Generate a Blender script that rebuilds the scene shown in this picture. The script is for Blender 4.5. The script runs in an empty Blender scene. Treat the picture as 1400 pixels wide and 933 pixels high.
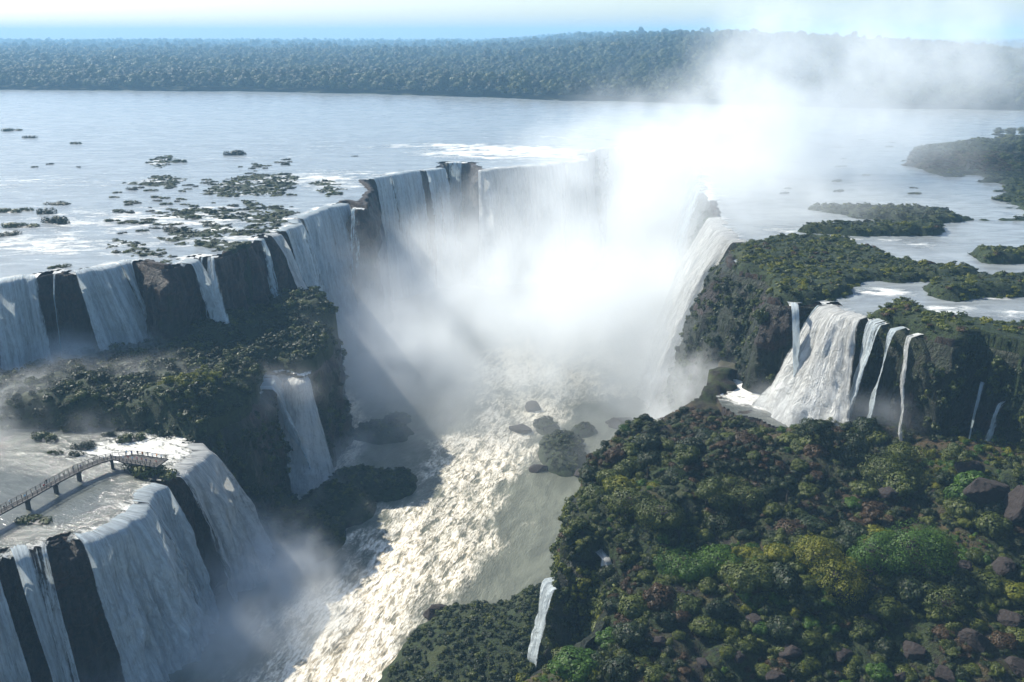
import bpy, bmesh, math, random
import numpy as np
from mathutils import Vector, Matrix

random.seed(7)
rng = np.random.default_rng(7)
S = bpy.context.scene
COL = S.collection
rad = math.radians

# ------------------------------------------------------------------ camera
CAMZ = 81.0
FPX = 1212.0
PITCH = rad(19.0)
cam_d = bpy.data.cameras.new('camera')
cam = bpy.data.objects.new('camera', cam_d)
COL.objects.link(cam)
cam.location = (0, 0, CAMZ)
cam.rotation_euler = (rad(90) - PITCH, 0, 0)
cam_d.sensor_width = 36
cam_d.lens = FPX / 1400 * 36
cam_d.clip_start = 1
cam_d.clip_end = 40000
S.camera = cam


def P(px, py, z):
    """where the sight line of photo pixel (px, py) meets height z -> plan (x, y)"""
    r = (px - 700) / FPX
    u = (466.5 - py) / FPX
    dy = math.cos(PITCH) + u * math.sin(PITCH)
    dz = -math.sin(PITCH) + u * math.cos(PITCH)
    t = (z - CAMZ) / dz
    return (r * t, dy * t)


# ------------------------------------------------------------------ noise
def _h(ix, iy, iz, seed):
    M = np.uint32
    n = (ix.astype(np.int64) * 374761393 + iy.astype(np.int64) * 668265263 + iz.astype(np.int64) * 2147483647 + seed * 974634777) & 0xFFFFFFFF
    n = ((n ^ (n >> 13)) * 1274126177) & 0xFFFFFFFF
    n = ((n ^ (n >> 16)) * 2246822519) & 0xFFFFFFFF
    n = n ^ (n >> 15)
    return (n & 0xFFFFFF) / float(0xFFFFFF)


def vnoise(x, y, z=0.0, seed=0):
    x, y, z = np.broadcast_arrays(np.asarray(x, float), np.asarray(y, float), np.asarray(z, float))
    x0 = np.floor(x); y0 = np.floor(y); z0 = np.floor(z)
    fx = x - x0; fy = y - y0; fz = z - z0
    fx = fx * fx * fx * (fx * (fx * 6 - 15) + 10); fy = fy * fy * fy * (fy * (fy * 6 - 15) + 10); fz = fz * fz * (3 - 2 * fz)
    flat = not np.any(fz)
    def lay(zz):
        a = _h(x0, y0, zz, seed); b = _h(x0 + 1, y0, zz, seed)
        c = _h(x0, y0 + 1, zz, seed); d = _h(x0 + 1, y0 + 1, zz, seed)
        return (a * (1 - fx) + b * fx) * (1 - fy) + (c * (1 - fx) + d * fx) * fy
    r = lay(z0)
    if not flat:
        r = r * (1 - fz) + lay(z0 + 1) * fz
    return r


def fbm(x, y, z=0.0, o=4, seed=0):
    a = 0.0; amp = 1.0; tot = 0.0; f = 1.0
    for k in range(o):
        a = a + amp * vnoise(np.asarray(x) * f + 17.3 * k, np.asarray(y) * f - 9.1 * k, np.asarray(z) * f, seed + k)
        tot += amp; amp *= .5; f *= 2.03
    return a / tot


def sstep(a, b, v):
    t = np.clip((v - a) / (b - a), 0, 1)
    return t * t * (3 - 2 * t)


def cellbump(x, y, seed=0):
    """rounded bumps, 1 in the middle of a cell falling to 0 at its border"""
    x0 = np.floor(x); y0 = np.floor(y)
    best = np.full(np.shape(x), 9.0)
    for i in (-1, 0, 1):
        for j in (-1, 0, 1):
            cx = x0 + i + _h(x0 + i, y0 + j, x0 * 0, seed)
            cy = y0 + j + _h(x0 + i, y0 + j, x0 * 0 + 5, seed)
            d = (cx - x) ** 2 + (cy - y) ** 2
            best = np.minimum(best, d)
    return np.clip(1 - best, 0, 1) ** .5


# ------------------------------------------------------------------ mesh helpers
def tag(o, label=None, cat=None, group=None, kind=None):
    if label: o['label'] = label
    if cat: o['category'] = cat
    if group: o['group'] = group
    if kind: o['kind'] = kind
    return o


def np_mesh(name, verts, faces, smooth=True):
    """faces: (n,4) or (n,3) int array"""
    me = bpy.data.meshes.new(name)
    verts = np.ascontiguousarray(verts, dtype=np.float32)
    faces = np.ascontiguousarray(faces, dtype=np.int32)
    n, k = faces.shape
    me.vertices.add(len(verts)); me.vertices.foreach_set('co', verts.ravel())
    me.loops.add(n * k); me.loops.foreach_set('vertex_index', faces.ravel())
    me.polygons.add(n)
    me.polygons.foreach_set('loop_start', np.arange(0, n * k, k, dtype=np.int32))
    me.polygons.foreach_set('loop_total', np.full(n, k, dtype=np.int32))
    me.update(calc_edges=True)
    if smooth:
        me.polygons.foreach_set('use_smooth', np.ones(n, dtype=bool))
    me.validate(verbose=False)
    return me


def attr(me, name, vals):
    a = me.attributes.new(name, 'FLOAT', 'POINT')
    a.data.foreach_set('value', np.ascontiguousarray(vals, dtype=np.float32))


def add_obj(name, me, m=None, parent=None):
    o = bpy.data.objects.new(name, me)
    COL.objects.link(o)
    if m is not None:
        me.materials.append(m)
    if parent is not None:
        o.parent = parent
    return o


def grid_faces(nr, nc, keep=None):
    i = np.arange(nr - 1)[:, None] * nc + np.arange(nc - 1)[None, :]
    f = np.stack([i, i + 1, i + nc + 1, i + nc], -1)
    if keep is not None:
        f = f[keep]
    return f.reshape(-1, 4)


def compact(verts, faces, extra):
    used = np.zeros(len(verts), bool); used[faces.ravel()] = True
    idx = np.cumsum(used) - 1
    return verts[used], idx[faces], [e[used] for e in extra]


# ------------------------------------------------------------------ materials
def mat(name):
    m = bpy.data.materials.new(name); m.use_nodes = True
    nt = m.node_tree; nt.nodes.clear()
    out = nt.nodes.new('ShaderNodeOutputMaterial')
    return m, nt, out


class NT:
    def __init__(s, nt): s.nt = nt
    def n(s, t, ins=None, **kw):
        nd = s.nt.nodes.new(t)
        for k, v in kw.items(): setattr(nd, k, v)
        for k, v in (ins or {}).items():
            sk = nd.inputs[k]
            if hasattr(v, 'is_output'): s.nt.links.new(v, sk)
            else: sk.default_value = v
        return nd
    def math(s, op, a, b=None, c=None, clamp=False):
        nd = s.nt.nodes.new('ShaderNodeMath'); nd.operation = op; nd.use_clamp = clamp
        for i, v in enumerate((a, b, c)):
            if v is None: continue
            if hasattr(v, 'is_output'): s.nt.links.new(v, nd.inputs[i])
            else: nd.inputs[i].default_value = v
        return nd.outputs[0]
    def mix(s, f, a, b):
        nd = s.nt.nodes.new('ShaderNodeMix'); nd.data_type = 'RGBA'
        for sk, v in ((nd.inputs[0], f), (nd.inputs[6], a), (nd.inputs[7], b)):
            if hasattr(v, 'is_output'): s.nt.links.new(v, sk)
            else: sk.default_value = v if isinstance(v, float) else (*v, 1)
        return nd.outputs[2]
    def ramp(s, f, lo, hi):
        nd = s.nt.nodes.new('ShaderNodeMapRange'); nd.interpolation_type = 'SMOOTHSTEP'
        s.nt.links.new(f, nd.inputs[0]); nd.inputs[1].default_value = lo; nd.inputs[2].default_value = hi
        return nd.outputs[0]
    def noise(s, vec, scale, detail=4, rough=.55, dist=0.0):
        nd = s.n('ShaderNodeTexNoise', {'Scale': scale, 'Detail': detail, 'Roughness': rough, 'Distortion': dist})
        s.nt.links.new(vec, nd.inputs['Vector'])
        return nd.outputs[0]
    def scaled(s, vec, sc, rot=(0, 0, 0)):
        nd = s.n('ShaderNodeMapping', {'Scale': sc, 'Rotation': rot}); s.nt.links.new(vec, nd.inputs['Vector'])
        return nd.outputs[0]
    def attr(s, name):
        return s.n('ShaderNodeAttribute', attribute_name=name).outputs['Fac']
    def bump(s, h, strength, dist):
        nd = s.n('ShaderNodeBump', {'Strength': strength, 'Distance': dist}); s.nt.links.new(h, nd.inputs['Height'])
        return nd.outputs[0]


def L(nt, a, b): nt.links.new(a, b)


def m_terrain():
    m, nt, out = mat('terrain'); t = NT(nt)
    pos = t.n('ShaderNodeNewGeometry').outputs['Position']
    n1 = t.noise(pos, .08, 5); n2 = t.noise(pos, .9, 4, .6); n3 = t.noise(pos, .25, 5, .6)
    green = t.mix(t.ramp(n2, .35, .65), (.006, .012, .004), (.022, .036, .009))
    green = t.mix(t.ramp(n1, .5, .7), green, (.032, .040, .012))
    rock = t.mix(t.ramp(n3, .35, .65), (.012, .009, .008), (.034, .024, .019))
    dry = t.attr('dry')
    green = t.mix(t.math('MULTIPLY', dry, t.ramp(n3, .3, .6)), green, (.055, .036, .020))
    veg = t.attr('veg')
    mask = t.ramp(t.math('ADD', veg, t.math('MULTIPLY', t.math('SUBTRACT', n3, .5), 1.6)), .35, .6)
    c = t.mix(mask, rock, green)
    b = t.n('ShaderNodeBsdfPrincipled', {'Base Color': c, 'Roughness': .8, 'Specular IOR Level': .25})
    L(nt, t.bump(t.math('ADD', n2, t.noise(pos, 3, 3)), .9, .6), b.inputs['Normal'])
    L(nt, b.outputs[0], out.inputs[0])
    return m


def m_cliff():
    m, nt, out = mat('cliff_rock'); t = NT(nt)
    pos = t.n('ShaderNodeNewGeometry').outputs['Position']
    col = t.noise(t.scaled(pos, (.8, .8, .12)), 1.0, 5, .6)
    lay = t.noise(t.scaled(pos, (.12, .12, .3)), 1.0, 5, .65)
    big = t.noise(pos, .06, 4)
    rock = t.mix(t.ramp(col, .35, .68), (.008, .007, .007), (.052, .038, .030))
    rock = t.mix(t.ramp(lay, .5, .62), rock, (.050, .026, .017))
    rock = t.mix(t.ramp(t.noise(pos, 1.4, 4, .7), .48, .66), rock, (.010, .009, .009))
    moss = t.mix(t.ramp(col, .4, .6), (.005, .009, .003), (.016, .025, .006))
    veg = t.attr('veg')
    mask = t.ramp(t.math('ADD', veg, t.math('MULTIPLY', t.math('SUBTRACT', big, .5), 2.2)), .35, .6)
    c = t.mix(mask, rock, moss)
    b = t.n('ShaderNodeBsdfPrincipled', {'Base Color': c, 'Roughness': .55, 'Specular IOR Level': .35})
    L(nt, t.bump(t.math('ADD', t.math('ADD', col, lay), t.noise(t.scaled(pos, (1.2, 1.2, .5)), 1.0, 5, .7)), 1.0, 2.2), b.inputs['Normal'])
    L(nt, b.outputs[0], out.inputs[0])
    return m


def m_river(name, deep, foamc, tan, sx, sy, rough=.12, fine=1.0, bumpd=.25, rot=0.0):
    m, nt, out = mat(name); t = NT(nt)
    pos = t.n('ShaderNodeNewGeometry').outputs['Position']
    fa = t.attr('foam')
    pos = t.scaled(pos, (1, 1, 1), (0, 0, rot))
    v = t.scaled(pos, (sx, sy, .3))
    n1 = t.noise(v, 1.0 * fine, 6, .62, 1.4)
    n2 = t.noise(v, 3.6 * fine, 5, .65, .5)
    n3 = t.noise(v, 11.0 * fine, 4, .65, .3)
    rid = t.math('SUBTRACT', 1.0, t.math('MULTIPLY', t.math('ABSOLUTE', t.math('SUBTRACT', n2, .5)), 4.0))   # thin crests
    f = t.math('ADD', t.math('MULTIPLY', n1, .42), t.math('ADD', t.math('MULTIPLY', n2, .30), t.math('ADD', t.math('MULTIPLY', n3, .16), t.math('MULTIPLY', rid, .12))))
    th = t.math('SUBTRACT', f, t.math('SUBTRACT', .80, t.math('MULTIPLY', fa, .46)))
    mask = t.ramp(th, -.03, .17)
    deepc = t.mix(t.ramp(n1, .35, .65), deep, tuple(min(1, c * 1.5) for c in deep))
    foam = t.mix(t.ramp(t.math('ADD', t.math('MULTIPLY', n3, .5), t.math('MULTIPLY', n2, .5)), .40, .58), tan, foamc)
    c = t.mix(mask, deepc, foam)
    b = t.n('ShaderNodeBsdfPrincipled', {'Base Color': c, 'Specular IOR Level': .5, 'IOR': 1.33})
    L(nt, t.math('ADD', rough, t.math('MULTIPLY', mask, .55)), b.inputs['Roughness'])
    w = t.noise(t.scaled(pos, (sx * 2, sy * 3, .3)), 2.0 * fine, 5, .6, .2)
    hgt = t.math('ADD', t.math('MULTIPLY', w, t.math('ADD', .15, t.math('MULTIPLY', fa, .5))), t.math('MULTIPLY', t.math('ADD', t.math('MULTIPLY', n3, 1.1), t.math('ADD', t.math('MULTIPLY', n2, 1.2), t.math('MULTIPLY', mask, .5))), t.math('ADD', .08, t.math('MULTIPLY', fa, 1.2))))
    L(nt, t.bump(hgt, 1.0, bumpd), b.inputs['Normal'])
    L(nt, b.outputs[0], out.inputs[0])
    return m


def m_fall(name, dens, tint=(.80, .81, .80)):
    m, nt, out = mat(name); t = NT(nt)
    uv = t.n('ShaderNodeUVMap', uv_map='flow').outputs[0]
    s0 = t.noise(t.scaled(uv, (.16, .010, 1)), 1.0, 3, .6, .3)
    s1 = t.noise(t.scaled(uv, (.75, .03, 1)), 1.0, 5, .65, .25)
    s2 = t.noise(t.scaled(uv, (3.4, .15, 1)), 1.0, 5, .7, .3)
    s3 = t.noise(t.scaled(uv, (1.2, .42, 1)), 1.0, 6, .72, .8)
    f = t.math('ADD', t.math('MULTIPLY', s1, .40), t.math('ADD', t.math('MULTIPLY', s2, .30), t.math('MULTIPLY', s3, .30)))
    edge = t.attr('cover')
    a = t.math('SUBTRACT', t.math('ADD', f, t.math('ADD', t.math('MULTIPLY', edge, .55), t.math('MULTIPLY', t.math('SUBTRACT', s0, .5), 1.1))), .76 - dens)
    alpha = t.ramp(a, -.03, .15)
    c = t.mix(t.ramp(f, .42, .57), tuple(x * .58 for x in tint), tint)
    b = t.n('ShaderNodeBsdfPrincipled', {'Base Color': c, 'Roughness': .6, 'Specular IOR Level': .2})
    L(nt, t.bump(t.math('ADD', f, t.math('MULTIPLY', s3, .5)), 1.0, 4.0), b.inputs['Normal'])
    tr = t.n('ShaderNodeBsdfTranslucent', {'Color': (*tint, 1)})
    mx = t.n('ShaderNodeMixShader', {0: .22}); L(nt, b.outputs[0], mx.inputs[1]); L(nt, tr.outputs[0], mx.inputs[2])
    tp = t.n('ShaderNodeBsdfTransparent')
    mx2 = t.n('ShaderNodeMixShader'); L(nt, alpha, mx2.inputs[0]); L(nt, tp.outputs[0], mx2.inputs[1]); L(nt, mx.outputs[0], mx2.inputs[2])
    L(nt, mx2.outputs[0], out.inputs[0])
    return m


def m_leaf(name, a, b_, trans=.12):
    m, nt, out = mat(name); t = NT(nt)
    oi = t.n('ShaderNodeObjectInfo').outputs['Random']
    pos = t.n('ShaderNodeNewGeometry')
    n = t.noise(pos.outputs['Position'], .12, 3)
    n2 = t.noise(pos.outputs['Position'], 1.2, 2)
    f = t.math('ADD', t.math('MULTIPLY', oi, .5), t.math('MULTIPLY', t.math('SUBTRACT', n, .35), 1.3), clamp=True)
    c = t.mix(f, a, b_)
    c = t.mix(t.ramp(n2, .3, .7), c, tuple(x * .7 for x in a))
    d = t.n('ShaderNodeBsdfPrincipled', {'Base Color': c, 'Roughness': .55, 'Specular IOR Level': .25})
    tr = t.n('ShaderNodeBsdfTranslucent'); L(nt, c, tr.inputs['Color'])
    mx = t.n('ShaderNodeMixShader', {0: trans}); L(nt, d.outputs[0], mx.inputs[1]); L(nt, tr.outputs[0], mx.inputs[2])
    L(nt, mx.outputs[0], out.inputs[0])
    return m


def m_plain(name, col, rough=.6, bump=0.0, scale=3.0, var=.35):
    m, nt, out = mat(name); t = NT(nt)
    pos = t.n('ShaderNodeNewGeometry').outputs['Position']
    n = t.noise(pos, scale, 4, .6)
    c = t.mix(n, tuple(x * (1 - var) for x in col), tuple(min(1, x * (1 + var)) for x in col))
    b = t.n('ShaderNodeBsdfPrincipled', {'Base Color': c, 'Roughness': rough})
    if bump: L(nt, t.bump(n, .8, bump), b.inputs['Normal'])
    L(nt, b.outputs[0], out.inputs[0])
    return m


M_TER = m_terrain()
M_CLF = m_cliff()
M_UP = m_river('upper_river_water', (.15, .165, .17), (.80, .80, .76), (.50, .50, .46), .045, .12, .26, 1.0, .35)
M_LOW = m_river('gorge_river_water', (.085, .090, .068), (.80, .75, .64), (.42, .35, .24), .15, .05, .3, 1.0, .42, .28)
M_SH = m_river('shelf_water', (.065, .07, .062), (.80, .79, .75), (.46, .45, .39), .07, .15, .12, 1.2, .4, .5)
M_FALL = m_fall('falling_water', .08, (.80, .90, .94))  # water's slight blue, deepened to paint in the blue of the shade
M_FALLW = m_fall('falling_water_dense', .10, (.84, .86, .84))
M_WALL = m_fall('falling_water_wall', .13, (.76, .87, .92))  # bluish shade colour painted into the tint here too
M_BRIGHT = m_fall('falling_water_bright', .22, (.88, .89, .86))
M_THIN = m_fall('thin_falling_water', -.18, (.70, .84, .90))  # bluest tint: the blue of the shade is part of the colour
LEAF_DK = m_leaf('leaves_dark', (.008, .017, .004), (.030, .048, .008))
LEAF_MD = m_leaf('leaves_mid', (.032, .048, .006), (.11, .125, .018))
LEAF_YL = m_leaf('leaves_yellow', (.085, .110, .010), (.22, .20, .016), .35)
LEAF_RD = m_leaf('leaves_rust', (.034, .020, .009), (.085, .048, .016))
LEAF_BR = m_leaf('leaves_bright', (.030, .075, .008), (.09, .17, .016), .3)
M_BOUL = m_plain('boulder_rock', (.013, .008, .007), .9, .5, .9, .6)
M_ROCK = m_plain('wet_rock', (.018, .018, .016), .5, .3, 1.5, .5)
M_WOOD = m_plain('trunk_bark', (.05, .04, .03), .8, .05)

# ------------------------------------------------------------------ rims
class Rim:
    def __init__(s, pts, z, jit=1.2, seed=1):
        """pts: [(px, py, flare)] traced on level z"""
        raw = np.array([(*P(a, b, z), f) for a, b, f in pts])
        seg = np.hypot(*(raw[1:, :2] - raw[:-1, :2]).T)
        cs = np.r_[0, np.cumsum(seg)]
        n = int(cs[-1] / 1.5)
        u = np.linspace(0, cs[-1], n)
        x = np.interp(u, cs, raw[:, 0]); y = np.interp(u, cs, raw[:, 1]); f = np.interp(u, cs, raw[:, 2])
        k = np.hanning(7); k /= k.sum()
        def sm(a, k=k):
            p = len(k) // 2
            return np.convolve(np.pad(a, p, mode='edge'), k, 'valid')
        x, y, f = sm(x), sm(y), sm(f, np.hanning(15) / np.hanning(15).sum())
        w = sstep(0, 30, u) * sstep(0, 30, cs[-1] - u)
        x = x + w * jit * ((fbm(u * .09, 0, 0, 4, seed) - .5) * 5)
        y = y + w * jit * ((fbm(u * .09, 7, 0, 4, seed + 9) - .5) * 5)
        s.x, s.y, s.f, s.z = x, y, f, z
        s.s = np.r_[0, np.cumsum(np.hypot(np.diff(x), np.diff(y)))]
        kk = np.hanning(13); kk /= kk.sum()
        tx = sm(np.gradient(x), kk); ty = sm(np.gradient(y), kk)
        l = np.hypot(tx, ty) + 1e-9
        s.nx, s.ny = ty / l, -tx / l

    def at(s, px, py):
        x, y = P(px, py, s.z)
        return s.s[np.argmin((s.x - x) ** 2 + (s.y - y) ** 2)]

    def ev(s, u):
        return [np.interp(u, s.s, a) for a in (s.x, s.y, s.nx, s.ny, s.f)]


RU = Rim([(-700, 430, 4), (-300, 405, 4), (-60, 390, 4), (0, 384, 4), (50, 378, 4), (75, 372, 4), (130, 368, 4), (165, 361, 4), (188, 356, 4),
          (215, 366, 4), (240, 362, 4), (262, 353, 4), (290, 350, 4), (300, 353, 4), (325, 345, 4), (345, 330, 4), (365, 321, 5),
          (378, 318, 6), (400, 302, 6), (430, 288, 6), (455, 283, 6), (470, 276, 6), (480, 285, 4), (502, 285, 4), (509, 264, 5), (506, 244, 5), (550, 236, 5),
          (590, 232, 5), (606, 230, 5), (608, 222, 5), (645, 222, 5), (652, 234, 5), (690, 229, 5), (740, 226, 5), (790, 221, 5),
          (800, 210, 5), (820, 203, 5), (860, 202, 5), (905, 206, 5), (935, 218, 6), (955, 238, 8), (965, 265, 12), (975, 295, 18), (990, 312, 24),
          (1008, 322, 27), (1012, 335, 27), (1003, 350, 26), (992, 362, 25), (1008, 374, 22), (1048, 380, 16), (1048, 398, 13), (1040, 408, 11), (1062, 413, 10),
          (1090, 418, 8), (1120, 415, 8), (1142, 419, 9), (1165, 427, 9), (1182, 437, 8), (1200, 440, 6), (1238, 448, 6), (1264, 455, 7),
          (1285, 462, 5), (1310, 470, 4), (1360, 474, 4), (1400, 480, 4), (1470, 510, 4), (1520, 590, 4), (1600, 760, 4), (1700, 1000, 4)], 0.0, seed=3, jit=2.0)
RM = Rim([(-500, 1000, 5), (-200, 830, 6), (-60, 780, 8), (0, 762, 8), (50, 745, 8), (98, 738, 8), (122, 737, 7), (150, 722, 8), (168, 702, 8), (190, 680, 8),
          (212, 670, 8), (232, 655, 8), (248, 638, 8), (264, 614, 8), (268, 604, 7), (292, 590, 5), (322, 575, 5), (345, 555, 5), (356, 530, 7), (362, 514, 8),
          (384, 503, 9), (412, 514, 8), (436, 502, 4), (456, 480, 3), (462, 458, 2), (450, 434, 2), (432, 418, 3), (400, 400, 4), (370, 385, 4)], -35.0, seed=5)
RF = Rim([(1035, 488, 5), (1010, 508, 8), (985, 522, 10), (972, 545, 12), (955, 572, 10), (915, 590, 6), (880, 602, 5), (855, 620, 5), (828, 648, 5), (800, 668, 4),
          (788, 690, 4), (782, 715, 3), (770, 735, 3), (768, 752, 3), (790, 766, 4), (812, 756, 5), (835, 746, 7), (846, 762, 8), (842, 790, 7), (836, 820, 5),
          (828, 850, 4), (800, 870, 4), (770, 895, 4), (735, 918, 4), (690, 945, 4), (600, 1010, 4), (500, 1150, 4)], -40.0, seed=8)
ZBED = -79.0


def poly_of(r, closure):
    return np.r_[np.c_[r.x, r.y], np.array(closure)]


PU = poly_of(RU, [(9000, -500), (9000, 30000), (-9000, 30000), (-9000, RU.y[0])])
PM = poly_of(RM, [(-120, 480), (-700, 480), (-700, 60)])
PF = poly_of(RF, [(60, 40), (500, 40), (500, 420), (130, 330)])


def inside(poly, x, y):
    x0, y0 = poly[:, 0], poly[:, 1]
    x1, y1 = np.roll(x0, -1), np.roll(y0, -1)
    r = np.zeros(x.shape, bool)
    for a, b, c, d in zip(x0, y0, x1, y1):
        if b == d: continue
        cond = (y > min(b, d)) & (y <= max(b, d))
        r ^= cond & (x < (c - a) * (y - b) / (d - b) + a)
    return r


def sdist(rim, poly, x, y):
    """signed distance to the rim line, positive on the plateau (plateau edge only)"""
    ins = inside(poly, x, y)
    pts = np.c_[rim.x, rim.y]
    out = np.full(x.shape, 1e9)
    xf = x.ravel(); yf = y.ravel(); o = out.ravel()
    for i in range(0, len(xf), 20000):
        dx = xf[i:i + 20000, None] - pts[None, :, 0]; dy = yf[i:i + 20000, None] - pts[None, :, 1]
        o[i:i + 20000] = np.sqrt((dx * dx + dy * dy).min(1))
    out = o.reshape(x.shape)
    return np.where(ins, out, -out)


# ------------------------------------------------------------------ coarse fields on a 2 m lattice, sampled bilinearly
FX = np.arange(-340, 421, 2.0); FY = np.arange(60, 1001, 2.0)
GX, GY = np.meshgrid(FX, FY)
SDU = sdist(RU, PU, GX, GY); SDM = sdist(RM, PM, GX, GY); SDF = sdist(RF, PF, GX, GY)


def samp(F, x, y):
    u = np.clip((x - FX[0]) / 2.0, 0, len(FX) - 1.001); v = np.clip((y - FY[0]) / 2.0, 0, len(FY) - 1.001)
    i = u.astype(int); j = v.astype(int); fu = u - i; fv = v - j
    r = (F[j, i] * (1 - fu) + F[j, i + 1] * fu) * (1 - fv) + (F[j + 1, i] * (1 - fu) + F[j + 1, i + 1] * fu) * fv
    return r


# ------------------------------------------------------------------ the waterfalls: where each one leaves its rim
FALLS = []
def F(*a, **k): FALLS.append((a, k))


G1 = 'waterfalls dropping onto the left ledge'
G2 = 'waterfalls pouring into the gorge'
G3 = 'waterfalls on the right cliff'
F(RU, (-330, 405), (66, 375), -35, 'broad blue curtain at the left border above the misty ledge', seed=1, group=G1)
F(RU, (74, 373), (88, 371), -35, 'sparse thin trickles down the dark rock gap between two blue curtains', M_THIN, seed=2, group=G1, edge=.6)
F(RU, (99, 371), (190, 357), -35, 'wide blue curtain with a rounded right end beside the dark cliff', seed=3, group=G1, fan=.22, shift=7, edge=.06)
F(RU, (243, 361), (270, 352), -35, 'narrow blue fall below the bushes, leaning right of the dark cliff', seed=4, group=G1, shift=3, edge=.4)
F(RU, (272, 352), (282, 351), -35, 'thinnest of the three blue strands below the bushy islet', M_THIN, seed=5, group=G1, shift=3, edge=.6)
F(RU, (288, 350), (300, 352), -35, 'bright narrow blue strand right of the other two strands', seed=6, group=G1, shift=3.5, edge=.5)
F(RU, (342, 332), (357, 325), -34, 'dim blue veil in the shaded corner beside the white fan fall', M_THIN, seed=7, group=G1, edge=.5, flare=2)
F(RU, (362, 322), (372, 319), -33, 'pale fan fall that slides down the ledge onto the headland', M_FALLW, seed=8, group=G1, edge=.4, flare=10, shift=4, fan=.5)
F(RU, (376, 318), (473, 279), -75, 'tall grey curtain left of the square rock step', M_WALL, seed=9, group=G2, edge=.05)
F(RU, (480, 285), (502, 285), -75, 'sparse veil over the square rock step of the high wall', M_THIN, seed=32, group=G2, edge=.5)
F(RU, (507, 246), (606, 230), -75, 'tallest broad curtain between the rock step and the dark pillar', M_WALL, seed=10, group=G2, edge=.04)
F(RU, (609, 222), (644, 222), -75, 'thin veil over the dark pillar face', M_THIN, seed=11, group=G2, edge=.5)
F(RU, (650, 234), (798, 213), -75, 'sunlit frothy curtain right of the dark pillar', M_FALLW, seed=12, group=G2, edge=.04)
F(RU, (800, 210), (955, 240), -75, 'distant horseshoe curtain half hidden by the mist cloud', M_FALLW, seed=13, group=G2, edge=.04)
F(RU, (978, 298), (1011, 334), -75, 'brilliant white fall along the edge of the green right cliff', M_BRIGHT, seed=14, group=G3, edge=.12)
F(RU, (958, 245), (968, 275), -75, 'narrow pale fall on the dim far corner of the right cliff', M_THIN, seed=15, group=G3, edge=.3)
F(RU, (1082, 416), (1092, 418), -31, 'slim fall at the shaded left end of the right ledge', seed=16, group=G3, edge=.4, shift=2.5, flare=8)
F(RU, (1128, 416), (1132, 417), -31, 'trickle through the shrubs left of the widest white fall', M_THIN, seed=17, group=G3, edge=.5, shift=2, flare=7)
F(RU, (1138, 419), (1187, 437), -31.2, 'widest white fall of the right ledge spreading at its foot', M_BRIGHT, seed=18, group=G3, edge=.22, flare=13, fan=.8, shift=7)
F(RU, (1192, 439), (1205, 441), -31, 'faint veil just right of the widest white fall', M_FALL, seed=19, group=G3, edge=.4, shift=3, fan=.4)
F(RU, (1209, 442), (1222, 445), -31, 'first of the two close grey strands right of the faint veil', seed=20, group=G3, edge=.3, shift=3, fan=.5)
F(RU, (1229, 447), (1246, 450), -31, 'wider grey strand just left of the slender leaning fall', seed=33, group=G3, edge=.3, shift=4, fan=.4)
F(RU, (1391, 478), (1396, 479), -33, 'thin white trickle nearest the right border', M_THIN, seed=34, group=G3, edge=.5, top=15)
F(RU, (1262, 455), (1274, 458), -31, 'slender bright fall leaning left beside the yellow shrubs', M_FALLW, seed=21, group=G3, edge=.4, shift=9, flare=6)
F(RU, (1345, 473), (1350, 474), -32, 'long dim trickle down the shaded wall at the right', M_THIN, seed=22, group=G3, edge=.5, top=11)
F(RU, (1366, 475), (1370, 476), -32, 'short dim trickle beside the long one on the shaded wall', M_THIN, seed=23, group=G3, edge=.5, top=20)
F(RM, (-190, 826), (-6, 766), -75, 'sliver of blue curtain cut by the left border below the walkway', seed=31, group=G2, edge=.06)
F(RM, (9, 760), (66, 744), -75, 'near blue curtain between two dark rock faces at the bottom left corner', seed=24, group=G2, edge=.1, shift=2)
F(RM, (98, 738), (224, 662), -75, 'near curtain of thick blue folds below the walkway', seed=25, group=G2, edge=.06, wav=1.3)
F(RM, (234, 653), (267, 606), -75, 'near smooth rounded curtain beside the viewing platform', M_FALLW, seed=26, group=G2, edge=.05, v0=1.4)
F(RM, (352, 538), (363, 512), -75, 'left strand of the shaded fall in front of the headland', seed=27, group=G2, edge=.3, fan=.5, shift=3)
F(RM, (374, 508), (422, 508), -75, 'wide shaded fall in front of the dark headland', M_FALLW, seed=28, group=G2, edge=.15, fan=.3, shift=3, top=2, flare=11)
F(RF, (814, 756), (840, 750), -75, 'white cascade down the cliff of the green foreground ledge', M_FALLW, seed=29, group=G3, edge=.3, flare=8, shift=-2)
F(RF, (768, 752), (776, 760), -75, 'small pale fall left of the foreground cascade', seed=30, group=G3, edge=.4, top=8)


def lipfield(rim):
    pts = []
    for a, k in FALLS:
        if a[0] is rim and not k.get('top', 0) > 4.5:
            s0, s1 = sorted((rim.at(*a[1]), rim.at(*a[2])))
            s0, s1 = (s0 + 1.2, s1 - 1.2) if s1 - s0 > 3.5 else ((s0 + s1) / 2,) * 2
            for u in np.arange(s0, s1 + .1, 1.5): pts.append((np.interp(u, rim.s, rim.x), np.interp(u, rim.s, rim.y)))
    pts = np.array(pts); out = np.full(GX.shape, 1e9).ravel(); gx_, gy_ = GX.ravel(), GY.ravel()
    for i in range(0, len(out), 20000):
        out[i:i + 20000] = np.sqrt(((gx_[i:i + 20000, None] - pts[None, :, 0]) ** 2 + (gy_[i:i + 20000, None] - pts[None, :, 1]) ** 2).min(1))
    return out.reshape(GX.shape)


LDU = None
def pix_poly(pts, z):
    return np.array([P(a, b, z) for a, b in pts])


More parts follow.
